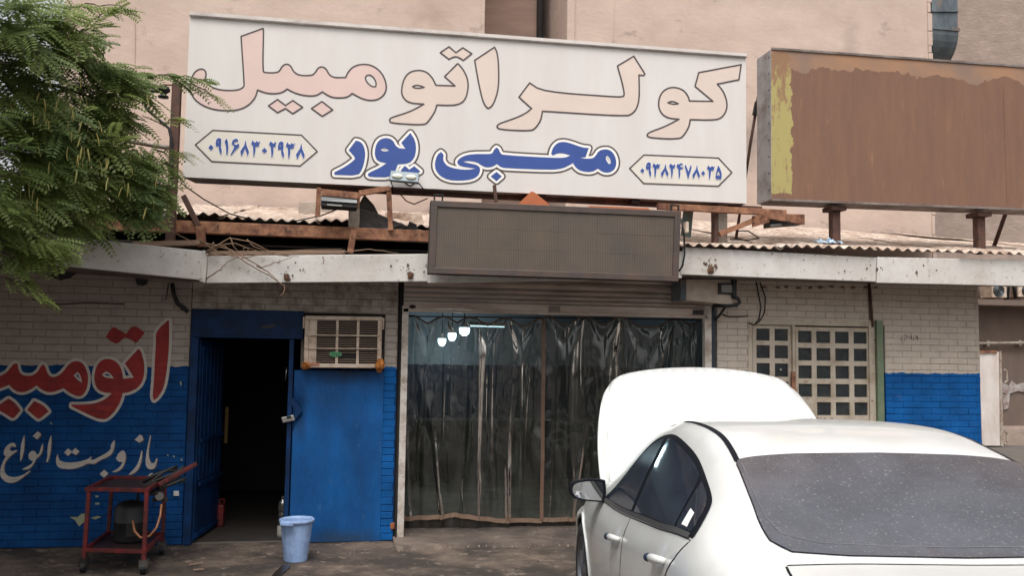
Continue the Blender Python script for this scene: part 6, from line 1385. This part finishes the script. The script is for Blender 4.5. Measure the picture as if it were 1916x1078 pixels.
# door mirrors
for sgn in (-1, 1):
    ol = [(.0, -.062), (.17, -.050), (.215, -.01), (.212, .045), (.17, .066), (.05, .078), (-.005, .066), (-.014, .0)]
    ol = smoothp(ol, 2); c0 = Vector((1.57, sgn*.845, .935))
    def ring(dx, sc, dy=0, dz=0): return [c0+Vector((dx, sgn*.9*(.1+(a-.1)*sc+dy), b_*sc*.93+dz)) for a, b_ in ol]
    n_ = len(ol); mb = MB(); rs = [ring(0.0, .93), ring(.004, 1.0), ring(-.03, 1.03), ring(-.08, .95, -.004), ring(-.115, .72, -.015), ring(-.128, .35, -.02)]
    mb.add([v for r_ in rs for v in r_], [(i*n_+k, i*n_+(k+1) % n_, (i+1)*n_+(k+1) % n_, (i+1)*n_+k) for i in range(5) for k in range(n_)]+[tuple(range(5*n_, 6*n_))]); mr_ = mb.build('door_mirror', mWhiteCar, car, smooth=True)
    mb = MB(); rb_ = [ring(.004, .2), ring(.004, .9), ring(.012, .97), ring(.008, 1.06), ring(-.018, 1.07), ring(-.02, 1.0)]; mb.add([v for r_ in rb_ for v in r_], [(i*n_+k, i*n_+(k+1) % n_, (i+1)*n_+(k+1) % n_, (i+1)*n_+k) for i in range(5) for k in range(n_)]); mb.build('mirror_bezel', mTrim, mr_, smooth=True)
    mb = MB(); q = ring(.0065, .88); q = [p+Vector((sgn*0*.0, 0, 0)) for p in q]; mb.add(q, [tuple(range(n_))]); mb.build('mirror_glass', M('mirror_silver', lin(200, 202, 205), .03, 1, .01) if 'mirror_silver' not in bpy.data.materials else bpy.data.materials['mirror_silver'], mr_)
    mb = MB(); mb.hexa([c0+Vector((-.02, sgn*.02, -.06)), c0+Vector((-.02, -sgn*.075, -.085)), c0+Vector((-.02, -sgn*.075, -.045)), c0+Vector((-.02, sgn*.02, -.02)), c0+Vector((-.09, sgn*.02, -.06)), c0+Vector((-.10, -sgn*.075, -.085)), c0+Vector((-.10, -sgn*.075, -.045)), c0+Vector((-.09, sgn*.02, -.02))]); mb.build('mirror_arm', mTrim, mr_, bevel=.01)
# raised hood
hood_o = [(1.19, 6.4), (1.0, 6.35), (.7, 6.4), (.45, 6.65), (.36, 7.1), (.29, 7.8), (.235, 8.3), (.195, 8.8), (.165, 9.4), (.155, 10)]
hood_o = hood_o+[(x, 20-t_) for x, t_ in hood_o[:-1]][::-1]+[(1.235, 12.5), (1.245, 10), (1.235, 7.5)]
hood_o = [(a/6, b_) for a, b_ in smoothp([(a*6, b_) for a, b_ in hood_o], 3)]
hm = patch('hood', hood_o, .004, mWhiteCar, step=(.06, .25), build=False)
hp = Vector((1.20, 0, .955)); HA = math.radians(53); rot = Matrix.Rotation(HA, 3, 'Y')
hm.v = [tuple(hp+rot @ (Vector(p)-hp)) for p in hm.v]
hd = hm.build('hood', mWhiteCar, car, smooth=True); sd = hd.modifiers.new('t', 'SOLIDIFY'); sd.thickness = .022; sd.offset = -1
mb = MB()
for sgn in (-1, 1):
    a = hp+rot @ (Vector((1.12, sgn*.62, .93))-hp); mb.bar(Vector((1.13, sgn*.64, .90)), a, .03, .03)
mb.build('hood_hinge', mTrim, car)
mb = MB(); q = hp+rot @ (Vector((.35, .45, .78))-hp); mb.tube([Vector((.25, .5, .62)), q], .006, 6); mb.build('hood_prop', mTrim, car)
for sgn in (-1, 1):
    ln_ = [(1.2, 10+sgn*2.3), (.8, 10+sgn*2.2), (.5, 10+sgn*2.05), (.32, 10+sgn*1.8)]; pts = [hp+rot @ (S(x, t_)+SN(x, t_)*.0015-hp) for x, t_ in ln_]; pts = [pts[i].lerp(pts[i+1], k/6) for i in range(3) for k in range(6)]; mb = MB(); mb.tube(pts, .009, 8); mb.build('hood_crease', mWhiteCar, hd, smooth=True)
# engine bay
mb = MB(); mb.box(.16, 1.16, -.66, .66, .28, .50); mb.build('engine_bay_floor', mDark, car)
mb = MB(); mb.box(1.165, 1.2, -.70, .70, .28, .90); mb.build('firewall', mDark, car)
mb = MB(); mb.box(.45, .95, -.30, .25, .5, .76); mb.build('engine_cover', mBlack, car, bevel=.03)
mb = MB(); mb.box(.5, .75, -.62, -.42, .5, .74); mb.build('battery', mBlack, car, bevel=.01)
mb = MB(); mb.tube([(.3, .4, .66), (.5, .45, .72), (.8, .35, .74)], .04, 10); mb.build('intake_hose', mBlack, car, smooth=True)
# =================================================================== TREE
rt_ = random.Random(21); nr = np.random.default_rng(5)
tb = Vector((-5.0, -1.9, 0)); tree = thing('tree', 'feathery green tree with hanging seed pods overhanging the left fascia', 'tree', tb)
mBark = M('tree_bark', lin(88, 74, 62), .95, 0, .3, 6, bump=.8, bscale=20, stretch=(1, 1, .3))
blobs = [(at(a, b_, y), r_/255) for a, b_, r_, y in [
 (60, 150, 100, -1.7), (30, 260, 105, -1.9), (130, 240, 85, -1.5), (180, 320, 70, -1.4), (95, 50, 62, -1.7), (15, 50, 75, -2.1), (120, 370, 58, -1.5), (238, 300, 46, -1.25), (262, 340, 24, -1.15), (228, 368, 28, -1.3),
 (195, 190, 58, -1.4), (225, 150, 30, -1.2), (200, 130, 34, -1.5), (10, 390, 48, -2.1), (70, 340, 70, -1.7), (50, 450, 28, -2.1)]]
wisps = [(at(a, b_, y), at(c, d, y2)) for a, b_, y, c, d, y2 in [(150, 60, -1.5, 215, 18, -1.4), (120, 10, -1.6, 240, 20, -1.3), (130, 70, -1.5, 200, 48, -1.4), (250, 140, -1.2, 385, 150, -1.05), (320, 145, -1.1, 408, 185, -1.05), (200, 120, -1.4, 185, 88, -1.4), (290, 280, -1.1, 350, 292, -1.0), (270, 340, -1.1, 320, 372, -1.05),
 (20, 420, -2.1, 75, 480, -2.15), (0, 470, -2.2, 55, 530, -2.2), (10, 520, -2.2, 82, 560, -2.25), (0, 330, -2.2, 55, 320, -2.3), (-10, 290, -2.3, 45, 270, -2.4), (110, 400, -1.5, 130, 450, -1.5), (180, 150, -1.4, 150, 90, -1.5), (40, 440, -2.1, 110, 470, -2.1), (-20, 420, -2.3, 40, 400, -2.4), (300, 230, -1.1, 345, 225, -1.05), (300, 300, -1.1, 335, 330, -1.05)]]
off = [(Vector(p), r_) for p, r_ in [((-4.4, -2.2, 4.2), 1.2), ((-5.4, -2.6, 5.6), 1.7), ((-3.4, -4.2, 5.3), .9), ((-3.7, -4.9, 3.7), 1.35), ((-4.9, -5.6, 3.4), 1.5), ((-3.9, -3.4, 2.9), 0.8), ((-5.0, -1.6, 3.4), 1.0), ((-4.6, -4.4, 4.2), 1.0), ((-6.3, -2.2, 4.6), 1.4)]]  # out-of-view clumps: rest of the crown, with more added to shade the left wall
# limbs
mb = MB(); mb.tube([tb, tb+Vector((.05, 0, 1.0)), tb+Vector((.0, .05, 2.2)), tb+Vector((.15, -.05, 3.2))], [.20, .165, .14, .11], 14); mb.build('trunk', mBark, tree, smooth=True)
fork = tb+Vector((.12, -.04, 3.0))
def limb(p, q, r0, r1, sag=.12):
    n_ = 9; pts = []
    for k in range(n_+1):
        t_ = k/n_; v = p.lerp(q, t_); v.z += sag*math.sin(math.pi*t_); v += Vector((noise.noise((t_*3, p.x+q.x, 0)), noise.noise((t_*3, q.z, 4)), noise.noise((t_*3, q.y, 8))))*.10*math.sin(math.pi*t_); pts.append(v)
    mb = MB(); mb.tube(pts, [r0+(r1-r0)*k/n_ for k in range(n_+1)], 7); mb.build('branch', mBark, tree, smooth=True); return pts
main = [limb(fork, at(130, 245, -1.5), .08, .025), limb(fork, at(60, 120, -1.7), .08, .02), limb(fork, at(40, 360, -1.9), .06, .02), limb(fork, Vector((-4.4, -3.4, 5.2)), .07, .02), limb(fork, Vector((-5.6, -2.4, 5.6)), .07, .02)]
for q, src in ((at(245, 300, -1.25), 0), (at(255, 165, -1.2), 0), (at(180, 330, -1.4), 0), (at(195, 190, -1.4), 1), (at(95, 50, -1.7), 1), (at(120, 370, -1.5), 2), (at(20, 410, -2.1), 2), (Vector((-3.2, -4, 5.2)), 3)):
    limb(main[src][6], q, .022, .007, .05)
for (p, q) in wisps: limb(p, q, .007, .003, .02)
# fronds
LV = []; LF = []; tot = 0
def frond(P, d, nrm, L_, npair, ll, lw):
    global tot
    d = d/np.linalg.norm(d); s_ = np.cross(nrm, d); s_ /= np.linalg.norm(s_)+1e-9; n_ = np.cross(d, s_)
    k = np.arange(npair); u = (k+.6)/npair
    droop = -.25*u*u*L_
    base = P+np.outer(u*L_, d); base[:, 2] += droop
    out = []
    for sg in (-1, 1):
        dirv = s_*sg*.93+d*.38-n_*nr.uniform(.05, .35)
        wv = d*.9-s_*sg*.25
        lk = ll*(1-.35*np.abs(u-.45)*2)[:, None]
        a = base; b_ = base+dirv*lk*.5+wv*lw*.5; c = base+dirv*lk; e = base+dirv*lk*.5-wv*lw*.5
        out.append(np.stack([a, b_, c, e], 1))
    q = np.concatenate(out).reshape(-1, 3); LV.append(q); m_ = len(q)//4; LF.append(np.arange(tot, tot+4*m_).reshape(-1, 4)); tot += 4*m_
trunkc = np.array([-5.0, -1.9, 4.0])
def spray(P, d, L_, n_, big=1.0):
    d = d/np.linalg.norm(d); up_ = np.array([nr.normal(.12, .25), nr.normal(-.62, .3), 1.0]); up_ /= np.linalg.norm(up_)
    s_ = np.cross(up_, d); s_ /= np.linalg.norm(s_)
    for k in range(n_):
        u = (k+.5)/n_; p = P+d*L_*u; p = p+np.array([0, 0, -.18*u*u*L_]); sg = 1 if k % 2 else -1
        dd = s_*sg*nr.uniform(.5, 1)+d*nr.uniform(.6, 1.1)+np.array([0, 0, nr.uniform(-.35, .1)]); frond(p, dd, up_+nr.normal(0, .15, 3), nr.uniform(.14, .22)*big, 8, .054*big, .023*big)
    frond(P+d*L_*.95, d, up_, .18*big, 8, .054*big, .023*big)
def outdir(p):
    v = np.array(p)-trunkc; v[2] *= .3; v = v/ (np.linalg.norm(v)+1e-6); return v+nr.normal(0, .5, 3)*np.array([1, 1, .45])+np.array([0, 0, -.12])
for c, r_ in blobs:
    for _ in range(int(8+52*r_**1.6*2.6)):
        v = nr.normal(0, 1, 3); v /= np.linalg.norm(v); rr_ = r_*nr.random()**.42; p = np.array(c)+v*rr_*np.array([1, 1.1, .95]); d = outdir(p); L_ = nr.uniform(.2, .4)
        spray(p-d/np.linalg.norm(d)*L_*.5, d, L_, int(nr.integers(7, 11)), nr.uniform(.68, 1.2))
for p, q in wisps:
    p, q = np.array(p), np.array(q); n_ = max(4, int(np.linalg.norm(q-p)/.045)); s_ = np.cross(q-p, [0, 0, 1]); s_ /= np.linalg.norm(s_)
    for k in range(n_):
        u = (k+.5)/n_
        for _ in range(2): frond(p+(q-p)*u+np.array([0, 0, .02*math.sin(math.pi*u)]), s_*nr.choice([-1, 1])*nr.uniform(.3, .9)+(q-p)/np.linalg.norm(q-p)+np.array([0, 0, nr.uniform(-.4, .2)]), np.array([nr.normal(0, .3), nr.normal(0, .3), 1]), nr.uniform(.11, .18), 7, .048, .019)
for c, r_ in off:
    for _ in range(int(95*r_**2)):
        v = nr.normal(0, 1, 3); v /= np.linalg.norm(v); p = np.array(c)+v*r_*nr.random()**.4; d = outdir(p)
        if p[1] > -3 and p[2] < 3.3 and p[0] > -3.7: continue
        spray(p, d, .5, 6, 1.9)
verts = np.concatenate(LV); faces = np.concatenate(LF)
me = bpy.data.meshes.new('foliage'); org = np.array(tb)+np.array([1.5, 0, 3.5]); verts = verts-org
me.vertices.add(len(verts)); me.vertices.foreach_set('co', verts.astype(np.float32).ravel()); me.loops.add(faces.size); me.loops.foreach_set('vertex_index', faces.astype(np.int32).ravel())
me.polygons.add(len(faces)); me.polygons.foreach_set('loop_start', np.arange(0, faces.size, 4, dtype=np.int32)); me.polygons.foreach_set('loop_total', np.full(len(faces), 4, dtype=np.int32)); me.update(); me.validate()
mLeaf = bpy.data.materials.new('leaf_green'); mLeaf.use_nodes = True; t = mLeaf.node_tree; N = t.nodes; L = t.links; b = N['Principled BSDF']; b.inputs['Roughness'].default_value = .5; b.inputs['Specular IOR Level'].default_value = .35
g = N.new('ShaderNodeNewGeometry'); n1 = N.new('ShaderNodeTexNoise'); n1.inputs['Scale'].default_value = 2.2; n1.inputs['Detail'].default_value = 4; L.new(g.outputs['Position'], n1.inputs['Vector'])
rp = N.new('ShaderNodeValToRGB'); rp.color_ramp.elements[0].position = .32; rp.color_ramp.elements[1].position = .7; rp.color_ramp.elements[0].color = (.13, .195, .07, 1); rp.color_ramp.elements[1].color = (.31, .37, .11, 1)
L.new(n1.outputs['Fac'], rp.inputs['Fac']); rnd = N.new('ShaderNodeMixRGB'); rnd.blend_type = 'MULTIPLY'; rnd.inputs['Fac'].default_value = .35
L.new(rp.outputs[0], rnd.inputs['Color1']); L.new(g.outputs['Random Per Island'], rnd.inputs['Color2']); L.new(rp.outputs[0], rnd.inputs['Color1'])
L.new(rnd.outputs[0], b.inputs['Base Color']); tl = N.new('ShaderNodeBsdfTranslucent'); L.new(rp.outputs[0], tl.inputs['Color']); mx = N.new('ShaderNodeMixShader'); mx.inputs['Fac'].default_value = .5
L.new(b.outputs[0], mx.inputs[1]); L.new(tl.outputs[0], mx.inputs[2]); L.new(mx.outputs[0], N['Material Output'].inputs['Surface'])
me.materials.append(mLeaf); fo = bpy.data.objects.new('crown', me); scn.collection.objects.link(fo); fo.parent = tree; fo.location = Vector(org)-tb; tag(fo, kind='stuff')
# pods
mPod = M('pale_seed_pod', lin(132, 136, 80), .6, 0, .25, 9, dirt=lin(150, 130, 60), amt=.3, dscale=12)
mb = MB(); pr = []
for k in range(8):
    u = k/7; wd = .011*math.sin(math.pi*min(.96, .1+.85*u))**.5; pr.append((wd, -.15*u, .008*math.sin(u*3)))
V_ = []
for wd, z, y in pr: V_ += [(-wd, y, z), (0, y-.003, z), (wd, y, z), (0, y+.003, z)]
mb.add(V_, [(i*4+j, i*4+(j+1) % 4, i*4+4+(j+1) % 4, i*4+4+j) for i in range(7) for j in range(4)]); pod = mb.build('seed_pod', mPod, tree, smooth=True, origin=Vector((0, 0, 0)))
spots = []
for _ in range(50):
    c, r_ = rt_.choice(blobs); a = rt_.uniform(0, 6.28); spots.append(Vector(c)+Vector((math.cos(a)*r_*rt_.uniform(.2, 1), -r_*rt_.uniform(.3, 1.1), rt_.uniform(-.9, .3)*r_)))
for cx, cy in ((128, 210), (80, 215), (62, 365), (55, 430), (160, 260), (225, 335), (145, 290)):
    for _ in range(5): spots.append(at(cx+rt_.uniform(-26, 26), cy+rt_.uniform(-22, 22), -2.2))
for _ in range(36): spots.append(at(rt_.uniform(10, 300), rt_.uniform(130, 400), rt_.uniform(-2.3, -1.9)))
for i, p in enumerate(spots):
    o = pod if i == 0 else pod.copy()
    if i: scn.collection.objects.link(o); o.parent = tree
    o.location = p-tb; o.rotation_euler = (rt_.uniform(-.25, .25), rt_.uniform(-.25, .25), rt_.uniform(0, 6.3)); s_ = rt_.uniform(.35, .65); o.scale = (s_, s_, s_)
